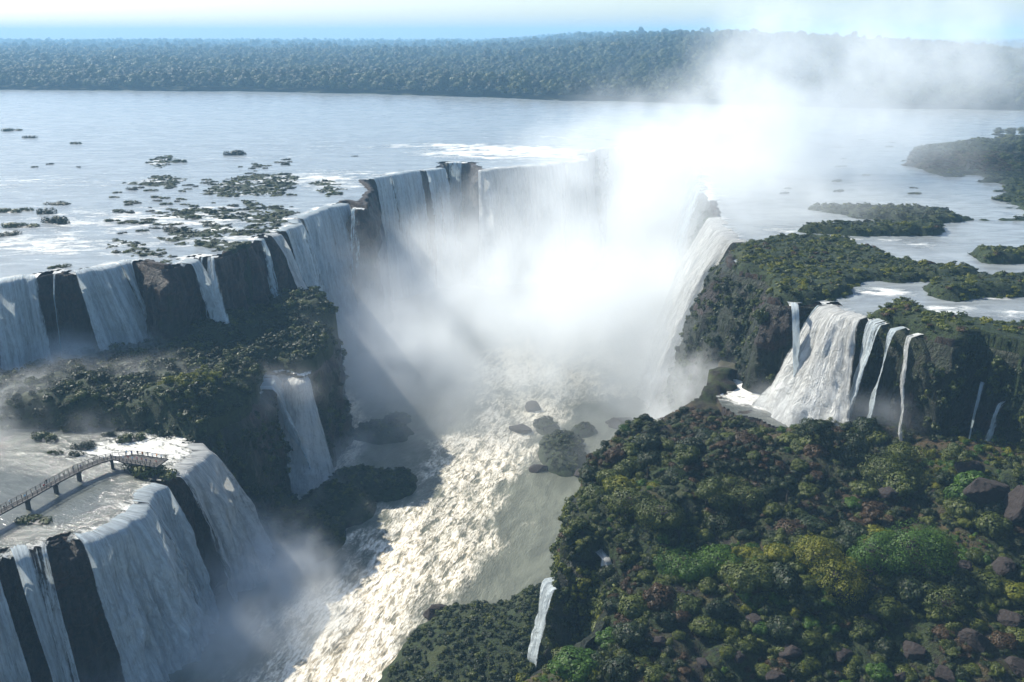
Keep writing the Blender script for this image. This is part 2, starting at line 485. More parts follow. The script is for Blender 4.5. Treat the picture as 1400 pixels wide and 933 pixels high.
def soft(polys, x, y, w=1.5):
    """coverage 0..1 of a union of plan polygons with a ragged edge"""
    wx = x + (fbm(x * .12, y * .12, 0, 3, 41) - .5) * 9
    wy = y + (fbm(x * .12, y * .12, 0, 3, 42) - .5) * 9
    r = np.zeros(x.shape)
    for p in polys:
        r = np.maximum(r, inside(p, wx, wy).astype(float))
    return r


LDU = lipfield(RU); LDM = lipfield(RM)
VEG_UP = [pix_poly(p, 0.0) for p in [
    [(138, 337), (150, 324), (178, 330), (210, 338), (238, 345), (246, 358), (225, 364), (205, 352), (160, 348)],
    [(205, 326), (250, 312), (290, 306), (322, 310), (345, 320), (338, 340), (300, 347), (270, 338), (235, 334)],
    [(196, 294), (250, 284), (340, 288), (335, 300), (240, 301)],
    [(270, 268), (290, 250), (330, 241), (400, 236), (412, 250), (380, 270), (335, 270)],
    [(330, 272), (375, 282), (408, 290), (388, 308), (352, 318), (335, 305)],
    [(160, 252), (215, 240), (260, 244), (230, 258)],
    [(195, 222), (232, 210), (240, 224), (215, 232)],
    [(424, 246), (470, 250), (474, 268), (440, 270)],
    [(1008, 346), (1060, 330), (1110, 326), (1160, 333), (1200, 342), (1225, 362), (1300, 366), (1345, 380), (1250, 388), (1180, 386), (1165, 398), (1135, 412), (1085, 414), (1045, 404), (1040, 392), (1055, 380), (1002, 372)],
    [(1270, 392), (1330, 384), (1420, 384), (1420, 404), (1300, 412), (1265, 404)],
    [(1188, 428), (1225, 418), (1262, 428), (1290, 440), (1360, 446), (1440, 448), (1500, 520), (1400, 480), (1310, 470), (1240, 450), (1195, 440)],
    [(1075, 304), (1110, 280), (1200, 284), (1280, 292), (1330, 282), (1345, 268), (1440, 265), (1440, 300), (1300, 306), (1275, 322), (1150, 322), (1100, 318)],
    [(1250, 204), (1330, 194), (1440, 196), (1440, 244), (1340, 252), (1285, 240), (1240, 226)],
    [(1360, 186), (1450, 180), (1450, 275), (1375, 262)],
    [(1330, 346), (1440, 346), (1440, 362), (1340, 362)],
]]
SHELF = [pix_poly([(-300, 560), (-60, 575), (0, 588), (60, 585), (100, 592), (135, 582), (170, 592), (235, 600), (280, 604), (300, 640), (200, 700), (150, 740), (0, 790), (-300, 900)], -35.0)]
POOL = [pix_poly([(1030, 505), (1080, 495), (1120, 530), (1200, 540), (1300, 555), (1270, 585), (1190, 582), (1110, 590), (1040, 578), (1000, 568), (985, 545)], -31.0)]
def _bl(a, n):
    for _ in range(n):
        p = np.pad(a, 1, mode='edge'); a = (p[1:-1, 1:-1] + p[:-2, 1:-1] + p[2:, 1:-1] + p[1:-1, :-2] + p[1:-1, 2:]) / 5
    return a


CVU = _bl(soft(VEG_UP, GX, GY) * np.where((GX > 0) & (GY > 385) & (GX < 290), np.clip(fbm(GX * .022, GY * .045, 0, 4, 222) * 5 - 1.7, 0, 1), 1), 3); CSH = _bl(soft(SHELF, GX, GY), 7); CPL = _bl(soft(POOL, GX, GY), 1)
SHORE_PX = [(-600, 121), (0, 123), (200, 124), (350, 125), (500, 128), (700, 135), (950, 143), (1400, 150), (2000, 152)]
SHX = []; SHY = []
for a, b in SHORE_PX:
    q = P(a, b, 0.0); SHX.append(q[0]); SHY.append(q[1])
SHX = [-9000] + SHX + [9000]; SHY = [SHY[0]] + SHY + [SHY[-1]]


def mound(x, y, px, py, z, rx, ry, h):
    cx, cy = P(px, py, z)
    d = ((x - cx) / rx) ** 2 + ((y - cy) / ry) ** 2
    return h * np.clip(1 - d, 0, 1) ** .7


def terrain(x, y):
    """height, vegetation share and dryness of the ground sheet"""
    su = samp(SDU, x, y); smm = samp(SDM, x, y); sf = samp(SDF, x, y)
    far = (y > 950) | (x < -330) | (x > 410)
    su = np.where(far & ((y > 400) | (x < -330) & (y > 320) | (x > 410)), 60, su)
    su = np.where((x < -330) & (y <= 320), -60, su)
    ldu = np.where(far, 99, samp(LDU, x, y)); ldm = np.where(far, 99, samp(LDM, x, y))
    n1 = fbm(x * .05, y * .05, 0, 5, 11); n2 = fbm(x * .25, y * .25, 0, 4, 12)
    cb = cellbump(x / 4.2, y / 4.2, 3); cb2 = cellbump(x / 1.9, y / 1.9, 4); cb3 = cellbump(x / 10, y / 10, 5)
    # gorge floor
    z = ZBED + 0 * x + n1 * 1.5
    veg = np.zeros(x.shape)
    wob = (n1 - .5) * 8 + (n2 - .5) * 4
    for a in [(700, 900, -71, 34, 34, 10), (640, 920, -73, 26, 20, 7), (745, 850, -70, 15, 26, 12), (768, 620, -75, 11, 22, 9), (745, 585, -75, 6, 9, 7), (795, 590, -75, 7, 8, 6),
              (858, 588, -75, 6, 5, 6), (905, 598, -74, 10, 7, 9), (800, 655, -75, 5, 7, 5.5),
              (500, 662, -73, 20, 11, 11), (455, 690, -72, 16, 13, 12), (400, 720, -70, 18, 18, 13), (350, 690, -70, 14, 22, 14), (545, 655, -75, 8, 7, 6),
              (520, 590, -74, 15, 11, 9), (540, 575, -75, 8, 6, 7)]:
        h = mound(x + wob * .6, y - wob * .5, *a)
        hh = np.where(h > 0, h * (.75 + .5 * n1) + cb * 1.4, 0)
        z = np.maximum(z, ZBED + 0 + hh * 1.0 + 0 * z)
        veg = np.maximum(veg, (h > 2.6) * .75)
    # left ledge
    zl = -36.4 + n1 * 1.6
    sh = samp(CSH, x, y)
    zl = np.where(sh > .5, -35.9 + n1 * .9, zl + 2.2 + (n1 - .3) * 9 * sstep(0, 6, smm) + cb * 2.0 + cb2 * .5 + (cb3 - .5) * 3 * sstep(0, 5, smm))
    for a in [(425, 445, -33, 16, 20, 9), (262, 560, -33, 15, 12, 6), (330, 535, -33, 16, 14, 5), (310, 470, -33, 22, 12, 5)]:
        zl = zl + np.where(sh > .5, 0, mound(x, y, *a))
    wet = -35.9 + n1 * .9
    zl = np.where(sh > .5, wet, wet + (zl - wet) * sstep(.5, .0, sh))
    zl = np.where((sh > .5) & (smm < 3) & (ldm > np.maximum(smm, 0) + 3.2), np.maximum(zl, -34.3 + n2), zl)
    # rise towards the headland tip
    t = sstep(-1.0, 0.8, smm)
    z = np.where(smm > -1.2, ZBED + (zl - ZBED) * t, z)
    veg = np.where(smm > -.5, np.where(sh > .5, .0, 1.0), veg)
    # right foreground ledge
    zf = -42 + 9.5 * sstep(150, 228, y) + 2.5 * sstep(90, 140, x) - 1.5 * sstep(222, 240, y) - .30 * np.clip(172 - y, 0, 99) * sstep(20, 60, x) + (n1 - .5) * 12 + cb * 1.8 + cb2 * .6 + (cb3 - .6) * 5 * sstep(0, 8, sf)
    pl = samp(CPL, x, y)
    zf = np.where(pl > .5, -31.9 + n2 * 1.4, zf)
    t = sstep(-1.0, 0.8, sf)
    zz = ZBED + (zf - ZBED) * t
    z = np.where((sf > -1.2), np.maximum(zz, z), z)
    veg = np.where(sf > -.5, np.where(pl > .5, .15, .55 + .5 * (fbm(x * .03, y * .03, 0, 3, 77) - .3)), veg)
    # upper plateau
    vu = np.where(far, 0, samp(CVU, x, y) + (n2 - .5) * .35)
    rip = (fbm(x * .09, y * .16, 0, 5, 21) - .5)
    zu = -.9 + rip * 1.8
    zu = zu + sstep(.25, .95, vu) * np.where(x < 0, .5 + (n2 - .5) * 2.6 + cb2 * .5, 1.2 + cb * 1.4 + cb2 * .5 + n1 * 2.0)
    zu = np.where((su < 4) & (ldu > np.maximum(su, 0) + 3.2) & (y < 560), np.maximum(zu, .25 + n2 * 1.0), zu)
    t = sstep(-1.0, 0.8, su)
    z = np.where(su > -1.2, np.maximum(z, ZBED + (zu - ZBED) * t), z)
    veg = np.where(su > -.5, np.where(vu > .35, 1.0, .1), veg)
    # far bank and hills
    shore = np.interp(x, SHX, SHY) + (fbm(x * .004, y * .004, 0, 4, 51) - .5) * 60
    d = y - shore
    hill = 54 * np.exp(-((x - 620) / 520) ** 2) * sstep(60, 900, d) + 8 * sstep(200, 2500, d) + 18 * (fbm(x * .0007, y * .0007, 0, 4, 52) - .5) * sstep(200, 1500, d)
    land = np.where(d > 0, .8 + sstep(0, 60, d) * 2 + hill, 0)
    z = np.where((d > -8) & (su > 0), np.maximum(z, np.where(d > 0, land, -1.5)), z)
    veg = np.where(d > 0, 1.0, veg)
    dry = np.zeros(x.shape)
    kx, ky = P(1310, 225, 0.0)
    dry = np.maximum(dry, np.clip(1.3 - np.hypot((x - kx) / 110, (y - ky) / 45), 0, 1))
    dry = np.maximum(dry, (sf > 0) * (su < -1) * sstep(.45, .7, fbm(x * .04, y * .04, 0, 3, 78)) * .9)
    return z, veg, dry, su, smm, sf, vu, sh, pl


def graded(lo, hi, step, far_lo, far_hi):
    a = list(np.arange(lo, hi + step / 2, step))
    v, s = hi, step
    while v < far_hi:
        s *= 1.13; v += s; a.append(v)
    v, s = lo, step; b = []
    while v > far_lo:
        s *= 1.13; v -= s; b.append(v)
    return np.array(b[::-1] + a)


gx = graded(-260, 260, 1.0, -9000, 9000)
gy = np.r_[graded(100, 640, 1.0, 40, 1000)[:-1], np.arange(1010, 2600, 14.0), np.geomspace(2600, 14000, 60)]
gy = np.unique(gy)
X, Y = np.meshgrid(gx, gy)
Z, VEG, DRY, *_ = terrain(X, Y)
V = np.c_[X.ravel(), Y.ravel(), Z.ravel()]
me = np_mesh('ground', V, grid_faces(len(gy), len(gx)))
attr(me, 'veg', VEG.ravel()); attr(me, 'dry', DRY.ravel())
tag(add_obj('ground', me, M_TER), kind='structure', label='rocky terraces and forested land around the gorge')


def zground(x, y):
    return terrain(np.asarray(x, float), np.asarray(y, float))[0]


# ------------------------------------------------------------------ cliff faces
def cliff(rim, zbot, label, vegf, seed):
    n = int(rim.s[-1] / 1.1); u = np.linspace(0, rim.s[-1], n)
    x, y, nx, ny, f = rim.ev(u)
    nr = int((rim.z - zbot) / 1.1)
    v = np.r_[0, 0.004, np.linspace(.02, 1, nr)][:, None]
    drop = v * (rim.z - zbot)
    U = u[None, :] + 0 * v
    rib = (fbm(U * .14, drop * .018, 0, 5, seed) - .5) * 9.0
    blk = (fbm(U * .35, drop * .16, 0, 5, seed + 3) - .5) * 4.5
    lay = (vnoise(drop * .22 + (fbm(U * .02, 0, 0, 2, seed + 5)) * 4, U * .03, 0, seed + 7) - .5) * 1.5
    fine = (fbm(U * 1.1, drop * .9, 0, 3, seed + 11) - .5) * 1.1
    amp = sstep(0, .1, v)
    off = -.4 + f[None, :] * v ** .85 + amp * (rib + blk + lay) * .75 + fine * amp + 1.0 * amp
    off[0, :] = -1.6; off[1, :] = -.5
    XX = x + nx * off; YY = y + ny * off
    ZZ = rim.z - drop + 0 * XX
    ZZ[0, :] = rim.z - 1.0; ZZ[1, :] = rim.z - .9
    ZZ[2:] += (fbm(U[2:] * .2, drop[2:] * .2, 0, 3, seed + 17) - .5) * 1.2 - .8
    me = np_mesh('cliff', np.c_[XX.ravel(), YY.ravel(), ZZ.ravel()], grid_faces(len(v), n)[:, ::-1])
    vg = vegf(x, y)[None, :] * (1 - .35 * v) + 0 * XX
    attr(me, 'veg', vg.ravel())
    tag(add_obj('cliff', me, M_CLF), kind='structure', label=label)
    return (XX, YY, ZZ)


CU = cliff(RU, -80, 'upper basalt cliff behind the high waterfalls', lambda x, y: np.where(x > 20, .75, .18), 100)
CM = cliff(RM, -80, 'dark cliff of the left ledge above the gorge river', lambda x, y: np.where(y > 245, .5, .12), 140)
CF = cliff(RF, -80, 'overgrown cliff of the right foreground ledge', lambda x, y: .75 + 0 * x, 180)

# ------------------------------------------------------------------ water sheets
wx = graded(-300, 330, 1.5, -9000, 9000)
wy = np.unique(np.r_[graded(160, 640, 1.5, 100, 1000)[:-1], np.arange(1010, 1700, 20.0)])
X, Y = np.meshgrid(wx, wy)
Z, _, _, su, *_ = terrain(X, Y)
vu = np.where((Y > 950) | (X < -330) | (X > 410), 0, samp(CVU, X, Y))


def blur(a, n=2):
    for _ in range(n):
        a = (a + np.roll(a, 1, 0) + np.roll(a, -1, 0) + np.roll(a, 1, 1) + np.roll(a, -1, 1)) / 5
    return a


def pxfield(x, y, px, py, z, rx, ry):
    cx, cy = P(px, py, z)
    return np.exp(-((x - cx) / rx) ** 2 - ((y - cy) / ry) ** 2)


foam = .95 * np.exp(-np.clip(np.where((Y > 950) | (X < -330) | (X > 410), 99, samp(LDU, X, Y)), 0, 99) / 8.0)
foam = np.maximum(foam, .60 * blur(vu, 6))
for a in [(100, 335, 0, 85, 34, .62), (230, 300, 0, 100, 55, .66), (20, 330, 0, 80, 50, .6), (60, 250, 0, 150, 70, .46), (450, 200, 0, 160, 70, .42), (450, 245, 0, 60, 60, .7), (330, 215, 0, 120, 60, .42), (700, 208, 0, 90, 60, .9), (620, 200, 0, 90, 35, .7), (760, 188, 0, 120, 60, .45),
          (1180, 328, 0, 45, 5, .62), (1260, 335, 0, 14, 12, .70), (1210, 400, 0, 12, 8, .9), (1300, 425, 0, 28, 10, .62), (1380, 435, 0, 22, 12, .6), (1070, 315, 0, 18, 10, .62), (1240, 240, 0, 60, 6, .3), (1370, 408, 0, 9, 4, .8)]:
    foam = np.maximum(foam, a[5] * pxfield(X, Y, *a[:3], a[3] / 1.0, a[4]))
foam = foam * (.45 + 1.05 * fbm(X * .12, Y * .22, 0, 4, 66))
foam = np.clip(foam, .34 * np.exp(-np.clip(Y - 500, 0, 9999) / 500) * (X < 60) + .02, 1)
wz = .02 + (fbm(X * .12, Y * .2, 0, 4, 60) - .5) * .5 * foam
ld = np.where((Y > 950) | (X < -330) | (X > 410), 99, samp(LDU, X, Y))
ok = (su > -.6) & ((ld < 2.6) | (su > 2.6))
keep = ok[:-1, :-1] & ok[1:, 1:]
f = grid_faces(len(wy), len(wx), keep)
# water bends over the lip
wz = wz - np.clip(.8 - su, 0, 2) * .5
vv, f, ex = compact(np.c_[X.ravel(), Y.ravel(), wz.ravel()], f, [foam.ravel()])
me = np_mesh('upper_river', vv, f); attr(me, 'foam', ex[0])
tag(add_obj('upper_river', me, M_UP), kind='structure', label='wide river above the falls')


def sheet(name, m, x0, x1, y0, y1, st, z, keepf, foamf, wavef, label):
    xs = np.arange(x0, x1, st); ys = np.arange(y0, y1, st)
    X, Y = np.meshgrid(xs, ys)
    k = keepf(X, Y)
    keep = k[:-1, :-1] & k[1:, 1:]
    fo = foamf(X, Y)
    Zw = z + wavef(X, Y, fo)
    f = grid_faces(len(ys), len(xs), keep)
    vv, f, ex = compact(np.c_[X.ravel(), Y.ravel(), Zw.ravel()], f, [fo.ravel()])
    me = np_mesh(name, vv, f); attr(me, 'foam', ex[0])
    return tag(add_obj(name, me, m), kind='structure', label=label)


# gorge river: the current's centre line
CUR = [P(a, b, -75) for a, b in [(380, 1000), (470, 905), (500, 850), (560, 790), (600, 730), (630, 680), (650, 640), (690, 600), (700, 560), (720, 520), (780, 470)]]
CURW = [26, 27, 26, 23, 21, 22, 22, 17, 20, 30, 40]


def curdist(x, y):
    best = np.full(x.shape, 9.0)
    for (a, b), w in zip(CUR, CURW):
        best = np.minimum(best, np.hypot(x - a, (y - b) * .55) / w)
    # interpolate between the stations
    for i in range(len(CUR) - 1):
        for t in (.25, .5, .75):
            a = CUR[i][0] * (1 - t) + CUR[i + 1][0] * t; b = CUR[i][1] * (1 - t) + CUR[i + 1][1] * t
            w = CURW[i] * (1 - t) + CURW[i + 1] * t
            best = np.minimum(best, np.hypot(x - a, (y - b) * .55) / w)
    return best


def low_foam(x, y):
    d = curdist(x, y)
    fo = .55 * (1 - sstep(.25, 1.6, d + (fbm(x * .06, y * .06, 0, 4, 31) - .5) * 1.0)) + .27
    fo = fo + .45 * (fbm(x * .045, y * .045, 0, 4, 37) - .5)
    for rr, pz in ((RU, SDU), (RM, SDM)):
        s = samp(pz, x, y)
        fo = np.maximum(fo, .8 * np.exp(-np.clip(-s - 8, 0, 99) / 8) * (y > 0))
    fo = np.maximum(fo, .8 * pxfield(x, y, 838, 618, -75, 11, 11))
    # slack water behind the mounds on the left
    return np.clip(fo, 0, 1)


def low_wave(x, y, fo):
    r1 = 1 - abs(fbm(x * .10 + y * .028, y * .035, 0, 4, 33) - .5) * 4
    r2 = fbm(x * .3 + y * .08, y * .12, 0, 4, 34) - .5
    return (r1 * .75 + r2 * .25) * np.clip(fo - .1, .05, 1)


sheet('gorge_river', M_LOW, -170, 190, 60, 760, .9, -75.0, lambda x, y: samp(SDU, x, y) < 4, low_foam, low_wave, 'churning brown river on the gorge floor')
sheet('shelf_river', M_SH, -330, -60, 120, 330, .9, -34.9, lambda x, y: (samp(SDM, x, y) > -.6) & (samp(SDU, x, y) < 3) & ((samp(LDM, x, y) < 3.2) | (samp(SDM, x, y) > 2.6)),
      lambda x, y: np.clip(np.maximum(.95 * np.exp(-np.clip(samp(LDM, x, y), 0, 99) / 6.0), np.maximum(1.0 * pxfield(x, y, 200, 615, -35, 32, 15), np.maximum(.5 * pxfield(x, y, 110, 610, -35, 30, 16), .9 * np.exp(-np.clip(-samp(SDU, x, y) - 5, 0, 99) / 6)))) , .10, 1),
      lambda x, y, f: (fbm(x * .3, y * .5, 0, 4, 61) - .5) * .9 * f - np.clip(.8 - samp(SDM, x, y), 0, 2) * .5, 'shallow river on the left ledge')
sheet('ledge_pool', M_SH, 50, 180, 205, 320, .9, -30.9, lambda x, y: (samp(CPL, x, y) > .45) & (samp(SDF, x, y) > -1),
      lambda x, y: np.clip(np.maximum(.95 * np.exp(-np.clip(-samp(SDU, x, y) - 12, 0, 99) / 7), .42), 0, 1),
      lambda x, y, f: (fbm(x * .3, y * .5, 0, 4, 62) - .5) * 1.0 * f, 'pool at the foot of the right waterfalls')

# ------------------------------------------------------------------ waterfalls
def fall(rim, a, b, zbot, label, m=None, flare=None, fan=0.0, shift=0.0, wav=1.0, seed=0, group=None, top=0.0, back=3.5, edge=.16, v0=1.0):
    s0, s1 = rim.at(*a), rim.at(*b)
    if s1 < s0: s0, s1 = s1, s0
    if s1 - s0 < 2.4:
        c = (s0 + s1) / 2; s0, s1 = c - 1.2, c + 1.2
    st = .4
    n = max(6, int((s1 - s0) / st)); u = np.linspace(s0, s1, n)
    x, y, nx, ny, f = rim.ev(u)
    # smooth normals over the curtain
    mx, my = nx.mean(), ny.mean(); l = math.hypot(mx, my); nx = nx * .5 + mx / l * .5; ny = ny * .5 + my / l * .5
    zbot = zbot - 1.2
    H = rim.z - top - zbot
    nr = max(10, int(H / .8))
    v = np.linspace(0, 1, nr)[:, None]
    ub = np.array([-back, -back * .5, -.6])[:, None]       # rows lying on the river before the lip
    U = u[None, :] - s0 + 0 * v
    drop = v * H
    fl = (f if flare is None else flare + 0 * f)[None, :]
    tu = ((u - s0) / (s1 - s0))[None, :] * 2 - 1
    k = seed * 13 + 300
    lobe = .35 + 1.5 * fbm(U * .13, drop * .006, 0, 3, k + 31)
    para = 1.0 + v0 * 1.1 * np.sqrt(drop * .35 + .02) * lobe
    flute = (fbm(U * .28, drop * .012, 0, 3, k) - .5) * 6.0 * sstep(0, .35, v) * wav + (fbm(U * .7, drop * .16, 0, 4, k + 5) - .5) * 3.6 * (.3 + v) * wav
    off = 2.3 + np.maximum(para, 0) + fl * v ** .85 + flute + fan * 4 * v ** 3
    lat = tu * fan * v ** 1.3 * (s1 - s0) * .5 + shift * v ** 1.1 + (fbm(U * .2, drop * .04, 0, 3, k + 8) - .5) * 2.0 * v
    tx, ty = -ny, nx
    XX = x + nx * off + tx * lat; YY = y + ny * off + ty * lat
    rag = (fbm(u * .3, 3, 0, 3, k + 2) - .5) * 1.2
    ZZ = rim.z - top - drop + .15 + rag[None, :] * .5 * sstep(0, .02, 1 - v) + 0 * XX
    # lip rows
    XB = x + nx * ub; YB = y + ny * ub; ZB = rim.z - top + np.array([.02, .2, .32])[:, None] + 0 * XB + (fbm(U[:1] * .5, 1, 0, 3, k + 4) - .5) * .4
    XX = np.r_[XB, XX]; YY = np.r_[YB, YY]; ZZ = np.r_[ZB, ZZ]
    nrow = nr + 3
    me = np_mesh('waterfall', np.c_[XX.ravel(), YY.ravel(), ZZ.ravel()], grid_faces(nrow, n)[:, ::-1])
    uvl = me.uv_layers.new(name='flow')
    vi = np.empty(len(me.loops), dtype=np.int32); me.loops.foreach_get('vertex_index', vi)
    uu = (np.tile(U[0], nrow) + seed * 37.0); dd = np.repeat(np.r_[ub[:, 0], drop[:, 0]], n)
    uvl.data.foreach_set('uv', np.c_[uu[vi], dd[vi]].astype(np.float32).ravel())
    e = np.clip(np.minimum(1 + tu, 1 - tu) / max(edge, .02), 0, 1)
    cov = np.repeat(e, nrow, 0).ravel() if e.shape[0] == 1 else e.ravel()
    cov = np.broadcast_to(e, (nrow, n)).copy()
    cov[:3] *= np.array([0, .45, .8])[:, None]
    thin = (fbm(np.tile(U[0] * .22, (nrow, 1)), 0, 0, 3, k + 21) - .55) * 1.6
    cov = np.clip(cov + np.minimum(thin, 0) * 1.0, -.2, 1)
    cov[int(nrow * .8):] += .15
    attr(me, 'cover', cov.ravel())
    o = add_obj('waterfall', me, m or M_FALL)
    tag(o, label, 'waterfall', group)
    return o


for _a, _k in FALLS: fall(*_a, **_k)

# ------------------------------------------------------------------ foliage prototypes
def leaf_cloud(name, blobs, nleaf, size, m, squash=1.0, seed=0, inner=.35):
    """many small leaf faces spread through lumpy ellipsoids; z=0 is the foot"""
    r = np.random.default_rng(seed)
    bl = np.array(blobs, float)              # cx cy cz rx ry rz
    w = bl[:, 3] * bl[:, 4] + bl[:, 5] * bl[:, 3]; w /= w.sum()
    pick = r.choice(len(bl), nleaf, p=w)
    d = r.normal(size=(nleaf, 3)); d[:, 2] = np.abs(d[:, 2]) * 1.0 - .25 * r.random(nleaf)
    d /= np.linalg.norm(d, axis=1)[:, None]
    rr = 1 - inner * r.random(nleaf) ** 2
    lump = .82 + .36 * fbm(d[:, 0] * 3 + pick * 7, d[:, 1] * 3, d[:, 2] * 3, 3, seed)
    c = bl[pick, :3] + d * bl[pick, 3:] * (rr * lump)[:, None]
    nrm = d + r.normal(size=(nleaf, 3)) * .2; nrm /= np.linalg.norm(nrm, axis=1)[:, None]
    t = np.cross(nrm, r.normal(size=(nleaf, 3))); t /= np.linalg.norm(t, axis=1)[:, None]
    b = np.cross(nrm, t)
    s = size * (.6 + .8 * r.random(nleaf))[:, None]
    q = np.stack([c - t * s * .5, c + b * s * .32 + nrm * s * .06, c + t * s * .5, c - b * s * .32 + nrm * s * .06], 1)
    v = q.reshape(-1, 3); v[:, 2] = np.maximum(v[:, 2], -.6)
    f = np.arange(nleaf * 4).reshape(-1, 4)
    me = np_mesh(name, v, f, smooth=False)
    me.materials.append(m)
    return me


def rand_blobs(n, R, H, seed, flat=.6):
    r = np.random.default_rng(seed); b = [(0, 0, H * .2, R * .75, R * .75, H * .75)]
    for i in range(n):
        a = r.random() * 6.28; d = R * (.25 + .45 * r.random()); k = .3 + .3 * r.random()
        b.append((d * math.cos(a), d * math.sin(a), H * (.2 + .5 * r.random()), R * k, R * k, R * k * flat * 1.3))
    return b


protos = bpy.data.collections.new('plant_prototypes')
PROTO = []
def proto(name, me):
    o = bpy.data.objects.new(name, me); protos.objects.link(o); PROTO.append(o); return len(PROTO) - 1


# index of kinds: 0-2 dark near, 3-5 mid near, 6 yellow, 7 rust, 8 bright, 9-11 low-detail dark/mid, 12-14 trees
mats = [LEAF_DK, LEAF_DK, LEAF_MD, LEAF_MD, LEAF_DK, LEAF_MD, LEAF_YL, LEAF_RD, LEAF_BR]
for i, mm in enumerate(mats):
    proto('shrub', leaf_cloud('shrub', rand_blobs(5, 1.0, .9, i + 20), 900, .17, mm, seed=i + 1))
for i, mm in enumerate([LEAF_DK, LEAF_MD, LEAF_DK, LEAF_YL, LEAF_RD]):
    proto('shrub', leaf_cloud('shrub', rand_blobs(4, 1.0, .9, i + 50), 220, .34, mm, seed=i + 31))


def tree_mesh(seed, mm, h=1.0, n=1300, size=.075):
    r = np.random.default_rng(seed)
    b = []
    for i in range(7):
        a = r.random() * 6.28; d = .38 * r.random()
        b.append((d * math.cos(a), d * math.sin(a), h * (.45 + .42 * r.random()), .22 + .12 * r.random(), .22 + .12 * r.random(), .16 + .08 * r.random()))
    me = leaf_cloud('tree', b, n, size, mm, seed=seed)
    return me


TREE0 = len(PROTO)
for i, mm in enumerate([LEAF_DK, LEAF_MD, LEAF_DK, LEAF_MD]):
    proto('forest_tree', tree_mesh(i + 70, mm))


def scatter(name, pts, scl, rot, idx, label, cat):
    """one uncountable mass: plants set on points"""
    me = bpy.data.meshes.new(name)
    pts = np.asarray(pts, np.float32)
    me.vertices.add(len(pts)); me.vertices.foreach_set('co', pts.ravel())
    a = me.attributes.new('scl', 'FLOAT_VECTOR', 'POINT'); a.data.foreach_set('vector', np.asarray(scl, np.float32).ravel())
    a = me.attributes.new('rotv', 'FLOAT_VECTOR', 'POINT'); a.data.foreach_set('vector', np.asarray(rot, np.float32).ravel())
    a = me.attributes.new('pick', 'INT', 'POINT'); a.data.foreach_set('value', np.asarray(idx, np.int32))
    o = bpy.data.objects.new(name, me); COL.objects.link(o)
    g = bpy.data.node_groups.new(name, 'GeometryNodeTree')
    g.interface.new_socket('Geometry', in_out='INPUT', socket_type='NodeSocketGeometry')
    g.interface.new_socket('Geometry', in_out='OUTPUT', socket_type='NodeSocketGeometry')
    gi = g.nodes.new('NodeGroupInput'); go = g.nodes.new('NodeGroupOutput')
    ci = g.nodes.new('GeometryNodeCollectionInfo'); ci.inputs['Collection'].default_value = protos
    ci.inputs['Separate Children'].default_value = True; ci.inputs['Reset Children'].default_value = True
    ip = g.nodes.new('GeometryNodeInstanceOnPoints'); ip.inputs['Pick Instance'].default_value = True
    def named(n, t):
        nd = g.nodes.new('GeometryNodeInputNamedAttribute'); nd.data_type = t; nd.inputs['Name'].default_value = n
        return nd.outputs['Attribute']
    g.links.new(gi.outputs[0], ip.inputs['Points']); g.links.new(ci.outputs[0], ip.inputs['Instance'])
    g.links.new(named('pick', 'INT'), ip.inputs['Instance Index'])
    e2r = g.nodes.new('FunctionNodeEulerToRotation'); g.links.new(named('rotv', 'FLOAT_VECTOR'), e2r.inputs[0])
    g.links.new(e2r.outputs[0], ip.inputs['Rotation'])
    g.links.new(named('scl', 'FLOAT_VECTOR'), ip.inputs['Scale'])
    g.links.new(ip.outputs[0], go.inputs[0])
    md = o.modifiers.new('plants', 'NODES'); md.node_group = g
    tag(o, label, cat, kind='stuff')
    return o


# collection children are picked in name order: give the order explicitly
ORDER = sorted(range(len(PROTO)), key=lambda i: PROTO[i].name)
REMAP = np.zeros(len(PROTO), int)
for k, i in enumerate(ORDER): REMAP[i] = k


class Bag:
    def __init__(s): s.p = []; s.s = []; s.r = []; s.i = []
    def add(s, x, y, z, sx, sz, idx, tilt=.25):
        n = len(x)
        s.p.append(np.c_[x, y, z]); s.s.append(np.c_[sx, sx * (.85 + .3 * rng.random(n)), sz])
        s.r.append(np.c_[rng.normal(size=n) * tilt, rng.normal(size=n) * tilt, rng.random(n) * 6.28]); s.i.append(REMAP[np.asarray(idx)])
    def out(s, name, label, cat):
        return scatter(name, np.vstack(s.p), np.vstack(s.s), np.vstack(s.r), np.concatenate(s.i), label, cat)


def choose(n, kinds, w):
    w = np.array(w, float); return rng.choice(kinds, n, p=w / w.sum())


# --- right foreground ledge
bag = Bag()
N = 42000
x = rng.uniform(-5, 230, N); y = rng.uniform(95, 262, N)
T = terrain(x, y)
dens = fbm(x * .05, y * .05, 0, 3, 90)
ok = (T[5] > .3) & (T[3] < -1) & (T[8] < .5) & (np.abs(x) < y * .66 + 12) & (rng.random(N) < .25 + 1.3 * (dens - .3)) & ((x < 75) | (y > 165) | (rng.random(N) < .45))
x, y, z = x[ok], y[ok], T[0][ok]
patch = fbm(x * .035, y * .035, 0, 3, 91); n = len(x)
idx = np.where(patch > .60, choose(n, [6, 2, 3, 8], [3, 1, 1, 2]), np.where(patch < .40, choose(n, [7, 0, 4, 3], [2, 2, 1, 1]), choose(n, [0, 1, 2, 3, 4, 5, 8], [3, 3, 3, 2, 3, 2, .6])))
s = .4 + 1.6 * rng.random(n) ** 2.6
bag.add(x, y, z - .15 * s, s, s * rng.uniform(.7, 1.2, n), idx)
bag.out('undergrowth', 'dense mixed shrubs carpeting the right foreground ledge', 'undergrowth')

